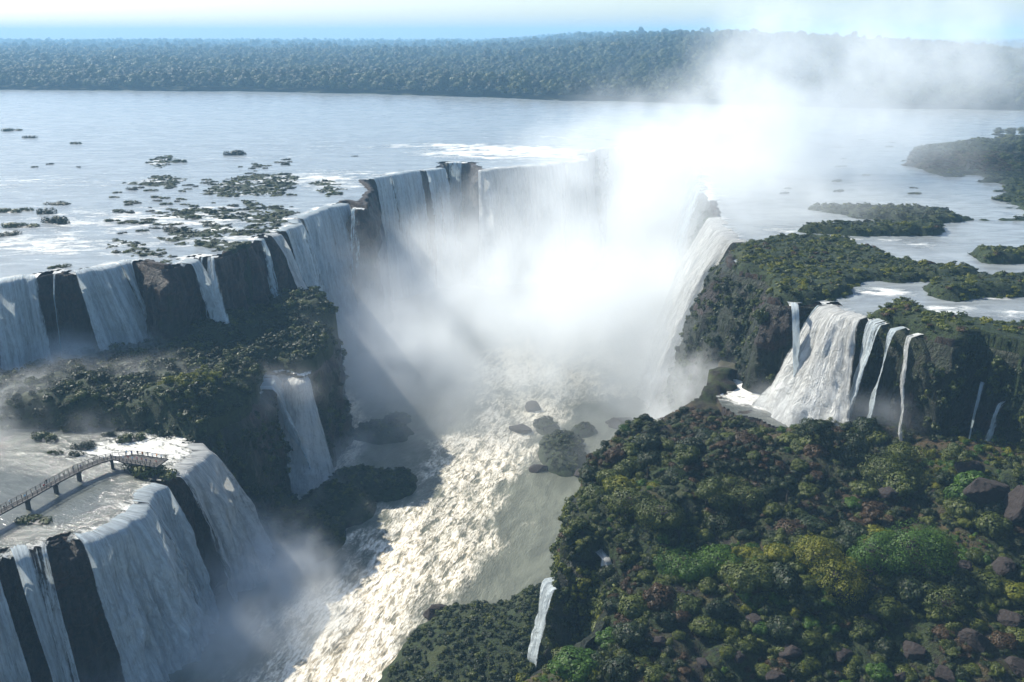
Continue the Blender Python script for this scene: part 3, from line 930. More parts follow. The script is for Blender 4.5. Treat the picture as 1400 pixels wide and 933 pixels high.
# --- left ledge
bag = Bag()
N = 22000
x = rng.uniform(-330, -60, N); y = rng.uniform(150, 420, N)
T = terrain(x, y)
ok = (T[4] > .3) & (T[3] < -2) & (T[7] < .5) & (np.abs(x) < y * .66 + 20)
x, y, z = x[ok], y[ok], T[0][ok]; n = len(x)
ex_, ey_ = P(250, 555, -33)
yl = np.hypot((x - ex_) / 12, (y - ey_) / 9) < 1
idx = np.where(yl, choose(n, [12, 10], [2, 1]), choose(n, [9, 10, 11], [4, 3, 3]))
s = .7 + 1.7 * rng.random(n) ** 2
bag.add(x, y, z - .1 * s, s, s * rng.uniform(.7, 1.2, n), idx)
bag.out('ledge_shrubs', 'grey green shrubs covering the misty left ledge', 'shrubs')

# --- upper plateau
bag = Bag()
N = 100000
x = rng.uniform(-260, 420, N); y = rng.uniform(235, 900, N)
vu = samp(CVU, x, y); k = (vu > .42) & (np.abs(x) < y * .66 + 20)
x, y = x[k], y[k]
T = terrain(x, y); k = (T[3] > -.3) & (rng.random(len(x)) < np.where(x > 0, 1.0, .8)); x, y, z = x[k], y[k], T[0][k]; n = len(x)
rim_yl = ((x > 95) & (y < 262)) | ((x > 60) & (y < 380) & (rng.random(n) < .5))
dr = T[2][k] > .15
idx = np.where(dr, choose(n, [13, 10, 9], [3, 1, 1]), np.where(rim_yl, choose(n, [12, 10, 13], [2.5, 2, .7]), choose(n, [9, 10, 11, 12], [3, 4, 3, .7])))
s = (.6 + 1.5 * rng.random(n) ** 2.4) * np.where(x < 0, .8, 1.0)
bag.add(x, y, z - .1 * s, s, s * rng.uniform(.45, .8, n), idx)
bag.out('plateau_shrubs', 'low green scrub covering the plateau and rocky shoals above the cliffs', 'shrubs')

# --- gorge floor mounds
bag = Bag()
N = 30000
x = rng.uniform(-150, 70, N); y = rng.uniform(120, 400, N)
T = terrain(x, y); k = (T[0] > -73.6) & (T[0] < -50) & (T[4] < -3) & (T[5] < -3) & (T[3] < -4); x, y, z = x[k], y[k], T[0][k]; n = len(x)
s = .5 + 1.0 * rng.random(n) ** 2
bag.add(x, y, z - .1 * s, s, s * rng.uniform(.7, 1.1, n), choose(n, [9, 10, 11], [3, 3, 3]))
bag.out('talus_shrubs', 'dark wet shrubs over the rocks beside the gorge river', 'shrubs')

# --- plants clinging to the cliffs
bag = Bag()
for (CX, CY, CZ), cond, cnt, kinds in ((CU, lambda x, y, z: (x > 45) & (z > -74), 30000, [9, 10, 11, 10]), (CM, lambda x, y, z: (y > 240) & (z > -72), 5000, [9, 11, 10, 9]), (CF, lambda x, y, z: z > -73, 9000, [9, 10, 10, 12])):
    j = rng.integers(3, CX.shape[0], cnt); i = rng.integers(0, CX.shape[1], cnt)
    x, y, z = CX[j, i], CY[j, i], CZ[j, i]
    k = cond(x, y, z) & (np.abs(x) < y * .66 + 20) & (fbm(x * .1, y * .1, z * .1, 3, 95) > .40) & (rng.random(cnt) < 1 - .5 * (CX.shape[0] and j / CX.shape[0]))
    x, y, z = x[k], y[k], z[k]; n = len(x)
    s = .6 + 1.5 * rng.random(n) ** 2
    bag.add(x, y, z - .6, s, s * 1.3, choose(n, kinds, [1, 1, 1, .5]), .5)
bag.out('cliff_plants', 'green plants clinging to the wet cliff faces', 'plants')

# --- far forest
bag = Bag()
def forest(N, y0, y1, smin, smax):
    y = np.sqrt(rng.uniform(y0 ** 2, y1 ** 2, N)); x = rng.uniform(-.66, .66, N) * (y + 120)
    T = terrain(x, y); sh = np.interp(x, SHX, SHY) + (fbm(x * .004, y * .004, 0, 4, 51) - .5) * 60
    k = (y > sh + 3); x, y, z = x[k], y[k], T[0][k]; n = len(x)
    s = smin + (smax - smin) * rng.random(n) ** 2 * (.5 + 1.4 * fbm(x * .006, y * .006, 0, 3, 58))
    bag.add(x, y, z - s * .1, s, s * rng.uniform(.7, 1.25, n), choose(n, [TREE0, TREE0 + 1, TREE0 + 2, TREE0 + 3], [1, 1, 1, 1]), .04)
forest(26000, 1000, 1900, 13, 22)
forest(26000, 1900, 3600, 15, 28)
forest(16000, 3600, 9000, 24, 42)
# wooded bank at the right edge of the upper river
N = 500
x = rng.uniform(300, 470, N); y = rng.uniform(470, 800, N); k = inside(VEG_UP[13], x, y); x, y = x[k], y[k]; n = len(x)
s = rng.uniform(5, 10, n); bag.add(x, y, zground(x, y) - 1, s, s * .9, choose(n, [TREE0, TREE0 + 1], [1, 1]), .05)
bag.out('forest', 'blue hazy forest stretching to the horizon beyond the river', 'forest')

# ------------------------------------------------------------------ individual shrubs, rocks
FOOT = {}
def leafy(name, blobs, n, size, m, seed, label, cat, loc, group=None, rz=0.0, rock=None):
    me = leaf_cloud(name, blobs, n, size, m, seed=seed)
    me.materials.clear()
    e = bpy.data.objects.new(name, None); COL.objects.link(e); e.location = loc; e.rotation_euler = (0, 0, rz)
    add_obj('foliage', me, m, e)
    if rock:
        add_obj('trunk', rock, M_WOOD, e)
    tag(e, label, cat, group)
    return e


def rock_mesh(seed, sx, sy, sz, det=4):
    r = np.random.default_rng(seed)
    bm = bmesh.new(); bmesh.ops.create_icosphere(bm, subdivisions=det, radius=1)
    co = np.array([v.co[:] for v in bm.verts])
    for _ in range(16):                       # broken faces
        n = r.normal(size=3); n /= np.linalg.norm(n); d = r.uniform(.55, .86)
        t = co @ n; k = t > d
        co[k] -= n[None, :] * (t[k] - d)[:, None] * .92
    n = fbm(co[:, 0] * 1.3 + seed, co[:, 1] * 1.3, co[:, 2] * 1.3, 3, seed) - .5
    n2 = fbm(co[:, 0] * 6 + seed, co[:, 1] * 6, co[:, 2] * 6, 3, seed + 3) - .5
    q = co * (1.1 + .35 * n + .12 * n2)[:, None] * np.array([sx, sy, sz])
    for v, c in zip(bm.verts, q): v.co = c
    me = bpy.data.meshes.new('rock'); bm.to_mesh(me); bm.free()
    return me


def trunk_mesh(h, r0, seed):
    r = random.Random(seed); vs = []; fs = []
    def limb(p, d, L_, ra, rb):
        d = Vector(d).normalized(); s = d.orthogonal().normalized(); t = d.cross(s); b = len(vs)
        for k in range(4):
            f = k / 3; c = Vector(p) + d * L_ * f + Vector((r.uniform(-.1, .1), r.uniform(-.1, .1), 0)) * L_ * .3 * f; rr = ra * (1 - f) + rb * f
            for a in range(7):
                an = a / 7 * 6.283; vs.append(c + s * math.cos(an) * rr + t * math.sin(an) * rr)
        for k in range(3):
            for a in range(7): fs.append((b + k * 7 + a, b + k * 7 + (a + 1) % 7, b + (k + 1) * 7 + (a + 1) % 7, b + (k + 1) * 7 + a))
        return c
    top = limb((0, 0, -.5), (0, 0, 1), h * .6, r0, r0 * .6)
    for i in range(5):
        a = i * 1.26 + r.random(); limb(top, (math.cos(a) * .7, math.sin(a) * .7, .8), h * .4, r0 * .5, r0 * .12)
    me = bpy.data.meshes.new('trunk'); me.from_pydata([v[:] for v in vs], [], fs); me.update()
    return me


def put(px, py, z):
    """foot point of a thing seen at photo pixel px, py on ground near height z"""
    x, y = P(px, py, z)
    for _ in range(6):
        zz = float(zground([x], [y])[0])
        x, y = P(px, py, zz)
    x0, y0 = P(px, py, -40) if z < -20 else (x, y)
    for _ in range(30):
        zz = float(zground([x0], [y0])[0])
        if z > -20 or zz > -50: break
        x0 += 1.0                       # step inland off the cliff
    if z < -20 and float(zground([x], [y])[0]) < -50: x, y = x0, y0
    return (x, y, float(zground([x], [y])[0]))


def tree(px, py, h, w, m, label, seed, z=-38, group='trees on the right foreground ledge', name='tree', cat='tree'):
    x, y, zz = put(px, py, z)
    r = np.random.default_rng(seed); b = []
    for i in range(11):
        a = r.random() * 6.28; d = w * .34 * r.random() ** .5
        k = w * (.17 + .12 * r.random())
        b.append((d * math.cos(a), d * math.sin(a), h * (.42 + .42 * r.random()), k, k, k * .75))
    e = bpy.data.objects.new(name, None); COL.objects.link(e); e.location = (x, y, zz)
    me = leaf_cloud('crown', b, 3600, .42, m, seed=seed); me.materials.clear()
    add_obj('crown', me, m, e); add_obj('trunk', trunk_mesh(h * .8, h * .035, seed), M_WOOD, e)
    return tag(e, label, cat, group)


GT = 'trees on the right foreground ledge'
tree(1108, 612, 9, 9, LEAF_DK, 'dark pointed tree in front of the foot of the widest white fall', 401)
tree(1128, 622, 8, 9, LEAF_DK, 'round dark tree touching the right side of the pointed tree', 402)
tree(1172, 618, 7, 8, LEAF_DK, 'dark tree below the grey strands of water', 403)
tree(1040, 612, 6, 8, LEAF_MD, 'broad low tree left of the pointed tree', 404)
tree(885, 655, 8, 8, LEAF_DK, 'dark round tree near the misty left edge of the ledge', 405)
tree(935, 640, 6, 7, LEAF_MD, 'small round tree beside the dark one at the ledge edge', 406)
tree(1075, 690, 9, 5, LEAF_DK, 'slim column of dark ivy rising from the shrubs', 407)
tree(1240, 650, 8, 12, LEAF_MD, 'wide green tree crown under the slender leaning fall', 408)
tree(1305, 640, 6, 8, LEAF_MD, 'green tree at the foot of the shaded wall', 409)
tree(790, 775, 6, 8, LEAF_DK, 'overhanging dark tree at the lip above the small pale fall', 410)
tree(965, 690, 6, 9, LEAF_MD, 'spreading green tree in the middle of the left part of the ledge', 411)
tree(1190, 720, 5, 6, LEAF_RD, 'rust tinted small tree behind the bright green hummock', 412)

GH = 'mossy hummocks on the right foreground ledge'
def hummock(px, py, w, h, m, m2, label, seed, rot=0.0):
    x, y, zz = put(px, py, -40)
    e = bpy.data.objects.new('hummock', None); COL.objects.link(e); e.location = (x, y, zz - .3); e.rotation_euler = (0, 0, rot)
    me = rock_mesh(seed, w * .34, w * .30, h * .62, 4)
    add_obj('boulder', me, M_BOUL, e)
    r = np.random.default_rng(seed)
    b = [(0, 0, 0, w * .5, w * .44, h * .95)] + [(r.uniform(-.3, .3) * w, r.uniform(-.25, .25) * w, h * .35, w * .26, w * .25, h * .5) for i in range(5)]
    b += [(math.cos(q) * w * .40, math.sin(q) * w * .36, h * r.uniform(.1, .5), w * r.uniform(.10, .2), w * r.uniform(.10, .2), w * r.uniform(.08, .16)) for q in r.uniform(0, 6.28, 16)]
    c = leaf_cloud('moss', b, int(w * w * 42), .40, m, seed=seed, inner=.10); c.materials.clear()
    add_obj('moss', c, m, e)
    return tag(e, label, 'hummock', GH)


hummock(1145, 805, 12, 8, LEAF_YL, None, 'vivid yellow green rounded hummock, the lower of the glowing pair', 501, .3)
hummock(1115, 768, 11, 6.5, LEAF_YL, None, 'yellow green rounded hummock just behind the vivid one', 502, .8)
hummock(1245, 775, 18, 12, LEAF_BR, None, 'largest bright green hummock with a black shaded side', 503)
hummock(1195, 800, 13, 8, LEAF_BR, None, 'dark green hummock leaning on the left of the largest one', 504)
hummock(1290, 830, 9, 5, LEAF_MD, None, 'small dim hummock below the largest one', 505)
hummock(1215, 655, 15, 7, LEAF_MD, None, 'wide hummock with a dark overhang below the leaning fall', 506)
hummock(1020, 690, 9, 5, LEAF_MD, None, 'green hummock left of the ivy column', 507)
hummock(935, 775, 14, 4, LEAF_BR, None, 'long low bright green bank above the grey path of water', 508)
hummock(985, 768, 10, 3.6, LEAF_BR, None, 'bright green bank right of the long low one', 509)
hummock(1000, 640, 10, 5, LEAF_MD, None, 'rounded green hummock near the misty cliff foot', 510)
hummock(860, 690, 11, 5, LEAF_MD, None, 'green hummock at the left rim of the ledge', 511)
hummock(900, 740, 12, 4.5, LEAF_MD, None, 'green bank above the top of the foreground cascade', 512)
hummock(1155, 650, 7, 4.5, LEAF_DK, None, 'dark hummock behind the ivy column', 513)
hummock(985, 720, 8, 4, LEAF_DK, None, 'dark hummock in the middle of the ledge', 514)

GB = 'boulders on the right foreground ledge'
def boulder(px, py, sx, sy, sz, label, seed):
    x, y, zz = put(px, py, -38)
    o = add_obj('boulder', rock_mesh(seed, sx, sy, sz), M_BOUL)
    o.location = (x, y, zz + sz * .4); o.rotation_euler = (0, 0, seed)
    return tag(o, label, 'boulder', GB)


boulder(1345, 690, 5.5, 5, 5, 'large reddish boulder left of the right border', 601)
boulder(1398, 720, 6, 5, 6, 'large reddish boulder cut by the right border', 602)
boulder(1320, 655, 3.5, 3, 2.6, 'smaller red boulder above the large ones', 603)
boulder(1215, 680, 2.5, 3, 2.2, 'grey boulder with a pale top among the shrubs', 604)
for k, (a, b, c) in enumerate([(1080, 880, 3.0), (1030, 850, 2.4), (960, 860, 2.2), (1150, 900, 2.6), (1250, 895, 3.2), (1330, 880, 3.6), (1380, 850, 3.2), (1370, 780, 3.4), (1320, 780, 2.6), (1190, 850, 2.4), (1010, 900, 2.2), (1110, 835, 2.0), (900, 880, 1.8), (1390, 915, 3.0), (1290, 925, 2.6), (1060, 925, 2.3), (1230, 930, 2.4), (960, 910, 1.8)]):
    boulder(a, b, c * .9, c * .75, c * .6, 'dark brown boulder half buried in the shrubs of the lower right slope', 610 + k)

BP = []
for i, (mm, nm) in enumerate([(LEAF_DK, 'dark green'), (LEAF_MD, 'mid green'), (LEAF_MD, 'mid green'), (LEAF_YL, 'yellow green'), (LEAF_RD, 'rust coloured'), (LEAF_DK, 'dark green'), (LEAF_BR, 'bright green')]):
    r = np.random.default_rng(900 + i)
    b = [(0, 0, .1, .8, .8, .72)] + [(math.cos(q) * .6, math.sin(q) * .6, r.uniform(.1, .45), r.uniform(.25, .42), r.uniform(.25, .42), r.uniform(.22, .36)) for q in r.uniform(0, 6.28, 9)]
    me = leaf_cloud('bush', b, 2600, .13, mm, seed=900 + i, inner=.12); BP.append((me, nm))
cand = [(random.uniform(770, 1400), random.uniform(600, 930)) for _ in range(2600)]
kept = []
for px, py in cand:
    if len(kept) >= 230: break
    x, y = P(px, py, -37)
    for _ in range(3): x, y = P(px, py, float(zground([x], [y])[0]))
    t_ = terrain(np.array([x]), np.array([y]))
    if t_[0][0] < -52 or t_[5][0] < 1.5 or t_[3][0] > -2 or t_[8][0] > .3: continue
    if any((x - a) ** 2 + (y - b) ** 2 < 16 for a, b in kept): continue
    kept.append((x, y))
    pt = float(fbm(x * .035, y * .035, 0, 3, 91)); k = random.choices(range(7), [3, 4, 4, 3 if pt > .55 else .6, 3 if pt < .45 else 1, 3, 1.5])[0]
    o = bpy.data.objects.new('bush', BP[k][0]); COL.objects.link(o)
    w = 1.7 + 3.6 * random.random() ** 1.8 * (1 if y > 160 or x < 40 else .5)
    o.location = (x, y, float(t_[0][0]) - .2); o.scale = (w, w * random.uniform(.75, 1.2), w * random.uniform(.7, 1.15)); o.rotation_euler = (0, 0, random.uniform(0, 6.28))
    tag(o, f'rounded {BP[k][1]} bush among the dense bushes of the right foreground ledge', 'bush', f'rounded {BP[k][1]} bushes on the right foreground ledge')

# rocks and shrubs standing in the shelf river and the gorge river
GS = 'rocky islets in the river above the falls'
def islet_proto(seed, m):
    r = np.random.default_rng(seed)
    rk = rock_mesh(seed, .85, .45, .10, 3); rk.materials.append(M_ROCK)
    b = [(r.uniform(-.7, .7), r.uniform(-.35, .35), .06, .22 + .26 * r.random(), .2 + .2 * r.random(), .14 + .26 * r.random()) for _ in range(8)]
    fo = leaf_cloud('shrubs', b, 700, .12, m, seed=seed)
    return rk, fo


IP = [islet_proto(700 + i, LEAF_DK if i % 2 else LEAF_MD) for i in range(6)]
def islet(px, py, w, label, k, z=0.0, h=1.0, group=GS):
    x, y = P(px, py, z)
    e = bpy.data.objects.new('river_islet', None); COL.objects.link(e); e.location = (x, y, z)
    rk, fo = IP[k % 6]
    a = bpy.data.objects.new('rock', rk); COL.objects.link(a); a.parent = e
    c = bpy.data.objects.new('shrub', fo); COL.objects.link(c); c.parent = e
    e.scale = (w, w * random.uniform(.6, 1.1), w * .62 * h + .5); e.rotation_euler = (0, 0, random.uniform(-.5, .5))
    return tag(e, label, 'islet', group)


islet(17, 179, 9, 'islet farthest upstream at the left border, two dark clumps of bush', 0)
islet(40, 189, 7, 'low double clump islet just below the farthest upstream one', 1)
islet(103, 197, 5, 'single round islet alone in calm water', 2, h=1.4)
islet(68, 225, 3, 'tiny islet in calm water above the rapids', 3)
islet(47, 229, 2.6, 'tiny islet left of its tiny neighbour', 4)
islet(108, 229, 2.4, 'tiniest islet right of the two tiny ones', 5)
islet(62, 292, 5, 'pointed bush islet in the left rapids', 1, h=1.8)
islet(36, 288, 4, 'small round bush islet left of the pointed one', 2, h=1.5)
islet(75, 305, 8, 'widest bush islet of the left rapids', 3, h=1.5)
islet(10, 290, 8, 'flat bush islet touching the left border', 4, h=.8)
islet(80, 279, 8, 'long flat islet above the pointed bush', 5, h=.5)
islet(30, 310, 9, 'flat dark islet below the left rapids bushes', 0, h=.8)
islet(8, 322, 6, 'low islet at the left border nearest the lip', 1, h=.8)
islet(80, 366, 4.2, 'green tuft right at the lip above the rock gap', 2, h=.9)
islet(320, 212, 9, 'bush islet with a tall shrub upstream of the rapids', 3, h=1.4)
islet(245, 222, 6, 'small bush islet left of the tall shrub islet', 4, h=1.2)
islet(485, 214, 3, 'lonely tiny rock upstream of the high curtain', 5, h=.5)
islet(835, 192, 5, 'misty little islet beside the horseshoe lip', 0, h=.6)
for k in range(190):
    px = random.uniform(150, 400); py = random.uniform(215, 320)
    if py > 330 - (px - 150) * .05 or py < 262 - (px - 150) * .2: continue
    q = P(px, py, 0.0)
    if float(samp(SDU, np.array([q[0]]), np.array([q[1]]))[0]) < 4: continue
    islet(px, py, random.uniform(1.1, 4.2), 'small dark rock tuft among many scattered in the rapids left of the high curtain', k, h=random.uniform(.6, 1.3), group='rock tufts in the rapids')
for k in range(26):
    px = random.uniform(1060, 1390); py = random.uniform(190, 268)
    if px > 1240 and py < 250: continue
    islet(px, py, random.uniform(2, 5), 'small hazy rock tuft in the blue water of the right upper river', k, h=random.uniform(.5, .9), group='rock tufts in the blue water')
for (px, py, w, h, l) in [(113, 612, 4.0, 1.6, 'round bush islet on the left ledge just above the walkway'), (148, 596, 2.6, 1.7, 'little bush standing in white water near the shrubs'), (178, 602, 5, 1.5, 'dark bush islet beside the white rapids of the ledge'),
                          (75, 620, 2.5, 1.4, 'small bush between the walkway and the ledge islet'), (103, 622, 2.4, 1.5, 'bush directly behind the walkway bend'), (60, 600, 5, 1.4, 'dark bush islet at the edge of the ledge scrub'), (48, 712, 5, .7, 'flat dark tuft at the near lip below the walkway'),
                          (214, 650, 7, 1.6, 'dark green clump under the viewing platform at the lip'), (190, 640, 5, 1.5, 'dark green bush under the inner end of the viewing platform')]:
    islet(px, py, w, l, len(l), -34.8, h, 'bush islets on the left ledge')
GR = 'wet rocks in the gorge river'
for k, (px, py, w, l) in enumerate([(728, 560, 5, 'dark round rock upstream of the green river mound'), (712, 590, 5, 'leaning dark rock left of the green river mound'), (735, 643, 4, 'low dark rock beside the lower end of the mound'),
                                    (595, 842, 4.5, 'angular dark rock at the edge of the brown rapids'), (850, 582, 7, 'round dark rock near the foot of the right cliff'), (845, 612, 4, 'dark rock in the white rapids by the mound'), (800, 650, 5, 'half sunken rock below the mound')]):
    x, y = P(px, py, -75)
    o = add_obj('boulder', rock_mesh(800 + k, w, w * .7, w * .55), M_BOUL); o.location = (x, y, -74.5)
    tag(o, l, 'boulder', GR)

# ------------------------------------------------------------------ walkway with visitors
M_DECK = m_plain('deck_concrete', (.035, .032, .03), .8)
M_RAIL = m_plain('rail_metal', (.03, .03, .028), .5)
ZD = -31.6
WK = [(-90, 752), (-40, 722), (0, 700), (38, 680), (75, 659), (110, 641), (135, 631), (155, 626), (180, 627), (222, 633)]
WP = [np.array(P(a, b, ZD)) for a, b in WK]
cs = np.r_[0, np.cumsum([np.linalg.norm(WP[i + 1] - WP[i]) for i in range(len(WP) - 1)])]
WL = cs[-1]
wxs = np.array([p[0] for p in WP]); wys = np.array([p[1] for p in WP])
def wat(s):
    x = np.interp(s, cs, wxs); y = np.interp(s, cs, wys)
    x2 = np.interp(min(s + 1.5, WL), cs, wxs); y2 = np.interp(min(s + 1.5, WL), cs, wys); x1 = np.interp(max(s - 1.5, 0), cs, wxs); y1 = np.interp(max(s - 1.5, 0), cs, wys)
    t = Vector((x2 - x1, y2 - y1, 0)).normalized()
    return Vector((x, y, ZD)), t, Vector((-t.y, t.x, 0))


def box_into(bm, c, ax, ay, az):
    """box centred at c with half-axis vectors"""
    vs = [bm.verts.new(c + ax * i + ay * j + az * k) for i in (-1, 1) for j in (-1, 1) for k in (-1, 1)]
    for q in ((0, 1, 3, 2), (4, 6, 7, 5), (0, 4, 5, 1), (2, 3, 7, 6), (0, 2, 6, 4), (1, 5, 7, 3)):
        bm.faces.new([vs[i] for i in q])


def bm_obj(name, bm, m, parent):
    bmesh.ops.recalc_face_normals(bm, faces=bm.faces)
    me = bpy.data.meshes.new(name); bm.to_mesh(me); bm.free()
    return add_obj(name, me, m, parent)


walk = bpy.data.objects.new('walkway', None); COL.objects.link(walk); walk.location = (0, 0, 0)
tag(walk, 'raised walkway with railings curving over the ledge river to the lip', 'walkway')
PLAT = WL - 13.0
def half(s): return 1.1 if s < PLAT - 1 else (1.1 + 1.6 * min(1, (s - PLAT + 1) / 3))
bm = bmesh.new(); ring = []
ss = np.linspace(0, WL, 90)
for s in ss:
    c, t, nn = wat(s); h = half(s)
    ring.append([bm.verts.new(c + nn * h * a + Vector((0, 0, b))) for a, b in ((-1, 0), (1, 0), (1, -.35), (-1, -.35))])
for i in range(len(ring) - 1):
    for k in range(4): bm.faces.new([ring[i][k], ring[i][(k + 1) % 4], ring[i + 1][(k + 1) % 4], ring[i + 1][k]])
bm.faces.new(ring[-1]); bm.faces.new(ring[0])
bm_obj('deck', bm, M_DECK, walk)
for side in (-1, 1):
    bm = bmesh.new()
    for hz, th in ((1.1, .06), (.75, .035), (.4, .035)):
        for i in range(len(ss) - 1):
            c, t, nn = wat(ss[i]); c2, t2, n2 = wat(ss[i + 1])
            a = c + nn * half(ss[i]) * side * .96 + Vector((0, 0, hz)); b = c2 + n2 * half(ss[i + 1]) * side * .96 + Vector((0, 0, hz))
            d = (b - a) / 2; box_into(bm, (a + b) / 2, d * 1.02, Vector((0, 0, th)), d.cross(Vector((0, 0, 1))).normalized() * th)
    for s in np.arange(0, WL, 1.5):
        c, t, nn = wat(s); box_into(bm, c + nn * half(s) * side * .96 + Vector((0, 0, .56)), t * .06, nn * .06, Vector((0, 0, .56)))
    bm_obj('railing', bm, M_RAIL, walk)
c, t, nn = wat(WL); bm = bmesh.new()
for hz in (.4, .75, 1.1): box_into(bm, c + Vector((0, 0, hz)) - t * .1, nn * 2.6, t * .05, Vector((0, 0, .05)))
bm_obj('railing', bm, M_RAIL, walk)
for px, py in [(-30, 716), (37, 681), (75, 659), (107, 643), (153, 627), (190, 628), (215, 632)]:
    q = np.array(P(px, py, ZD)); s = cs[0]
    best = min(np.linspace(0, WL, 300), key=lambda s: (wat(s)[0].x - q[0]) ** 2 + (wat(s)[0].y - q[1]) ** 2)
    c, t, nn = wat(best); bm = bmesh.new()
    box_into(bm, Vector((c.x, c.y, ZD - .55)), t * .45, nn * 1.0, Vector((0, 0, .19)))
    box_into(bm, Vector((c.x, c.y, ZD - 2.7)), t * .38, nn * .5, Vector((0, 0, 1.96)))
    bm_obj('pillar', bm, M_DECK, walk)


def person_mesh(pose):
    vs = [(0, 0, .95), (0, 0, 1.15), (0, 0, 1.38), (0, 0, 1.50), (0, .01, 1.64), (-.18, 0, 1.38), (.18, 0, 1.38), (-.24, .02, 1.12), (.24, .02, 1.12),
          (-.2, .2, .98), (.2, .2, .98), (-.09, 0, .88), (.09, 0, .88), (-.10, .02, .48), (.10, .02, .48), (-.10, 0, .06), (.10, 0, .06), (-.10, .12, .03), (.10, .12, .03)]
    if pose == 1:   # hand raised with a camera
        vs[8] = (.28, .12, 1.25); vs[10] = (.12, .28, 1.52)
    if pose == 2:   # leaning on the rail
        vs[2] = (0, .12, 1.34); vs[3] = (0, .17, 1.44); vs[4] = (0, .22, 1.56); vs[5] = (-.18, .12, 1.33); vs[6] = (.18, .12, 1.33); vs[7] = (-.26, .2, 1.12); vs[8] = (.26, .2, 1.12); vs[9] = (-.2, .4, 1.1); vs[10] = (.2, .4, 1.1)
    es = [(0, 1), (1, 2), (2, 3), (3, 4), (2, 5), (2, 6), (5, 7), (6, 8), (7, 9), (8, 10), (0, 11), (0, 12), (11, 13), (12, 14), (13, 15), (14, 16), (15, 17), (16, 18)]
    rr = [.14, .13, .15, .06, .105, .07, .07, .045, .045, .035, .035, .09, .09, .06, .06, .045, .045, .04, .04]
    me = bpy.data.meshes.new('person'); me.from_pydata(vs, es, [])
    o = bpy.data.objects.new('tmp', me); COL.objects.link(o)
    md = o.modifiers.new('s', 'SKIN'); me.skin_vertices[0].data[0].use_root = True
    for i, q in enumerate(rr): me.skin_vertices[0].data[i].radius = (q, q * .8 if i in (0, 1, 2) else q)
    o.modifiers.new('b', 'SUBSURF').levels = 1
    dg = bpy.context.evaluated_depsgraph_get(); res = bpy.data.meshes.new_from_object(o.evaluated_get(dg))
    bpy.data.objects.remove(o)
    for p in res.polygons: p.use_smooth = True
    return res


SKIN = m_plain('skin', (.40, .24, .17), .6, var=.05); HAIR = m_plain('dark_hair', (.02, .015, .012), .6)
TROU = m_plain('dark_trousers', (.03, .035, .05), .8)
SHIRTS = [('red', (.45, .04, .03)), ('white', (.75, .75, .72)), ('orange', (.60, .20, .04)), ('dark blue', (.03, .05, .15)), ('black', (.02, .02, .02)), ('pink', (.6, .25, .28)), ('light blue', (.2, .38, .5)), ('grey', (.2, .2, .2))]
PM_ = {}
def person(s, lateral, shirt, pose, label):
    nm, colr = SHIRTS[shirt]
    key = (shirt, pose)
    if key not in PM_:
        me = person_mesh(pose)
        for mm in (SM[shirt], SKIN, TROU, HAIR): me.materials.append(mm)
        for p in me.polygons:
            c = p.center
            hz = 1.5 if pose != 2 else 1.44
            if c.z > hz + .1 and c.y < (.0 if pose != 2 else .2) or c.z > 1.7: p.material_index = 3
            elif c.z > hz or (abs(c.x) > .15 and (c.z < 1.06 or c.y > .2)): p.material_index = 1
            elif c.z < .92: p.material_index = 2
        PM_[key] = me
    c, t, nn = wat(s)
    o = bpy.data.objects.new('person', PM_[key]); COL.objects.link(o)
    o.location = c + nn * lateral + Vector((0, 0, .0))
    fw = nn if lateral > 0 else -nn
    o.rotation_euler = (0, 0, math.atan2(fw.y, fw.x) - math.pi / 2 + random.uniform(-.5, .5)); o.scale = (1, 1, random.uniform(.94, 1.05))
    tag(o, label, 'person', 'visitors on the walkway')


SM = [m_plain('shirt_' + n.replace(' ', '_'), c, .8, var=.1) for n, c in SHIRTS]
ORD = ['farthest out at the platform tip', 'second from the platform tip', 'third from the platform tip', 'fourth from the platform tip', 'near the middle of the platform', 'just past the middle of the platform', 'in the crowd nearer the bridge', 'where the platform meets the bridge']
k = 0
for i in range(16):
    s = WL - .7 - i * .78; lat = (1.9 if i % 2 else -1.9) * random.uniform(.75, 1.1); sh = [0, 1, 4, 2, 3, 1, 0, 7, 5, 2, 6, 4, 0, 3, 1, 6][i]; ps = [2, 0, 1][i % 3]
    nm = SHIRTS[sh][0]; side = 'far' if lat > 0 else 'near'
    person(s, lat, sh, ps, f'person in {nm} at the {side} rail, {ORD[i // 2]}')
for i, (s, sh, ps, w) in enumerate([(PLAT - 3, 4, 0, 'on the bridge just before the platform'), (PLAT - 5, 1, 2, 'on the bridge a few steps before the platform'), (PLAT - 12, 3, 0, 'at the bridge bend above the round bush'), (PLAT - 13.4, 7, 2, 'beside the one in dark blue at the bridge bend'),
                                 (PLAT - 22, 4, 0, 'halfway along the bridge'), (PLAT - 24, 0, 2, 'halfway along the bridge near the black one'), (PLAT - 30, 6, 0, 'on the bridge above the second pillar'), (PLAT - 33.5, 1, 0, 'on the bridge left of the second pillar'), (PLAT - 36, 4, 2, 'among the pair by the leftmost visible pillar')]):
    person(s, random.choice((-.6, .6)), sh, ps, f'person in a {SHIRTS[sh][0]} top {w}')

# ------------------------------------------------------------------ mist volumes
def m_mist(name, dens, aniso=.2, col=(1, 1, 1)):
    m, nt, out = mat(name); t = NT(nt)
    at = t.n('ShaderNodeAttribute', attribute_name='density').outputs['Fac']
    v = t.n('ShaderNodeVolumePrincipled', {'Color': (*col, 1), 'Anisotropy': aniso})
    v.inputs['Density Attribute'].default_value = 'density'
    v.inputs['Density'].default_value = dens
    L(nt, v.outputs[0], out.inputs['Volume'])
    return m


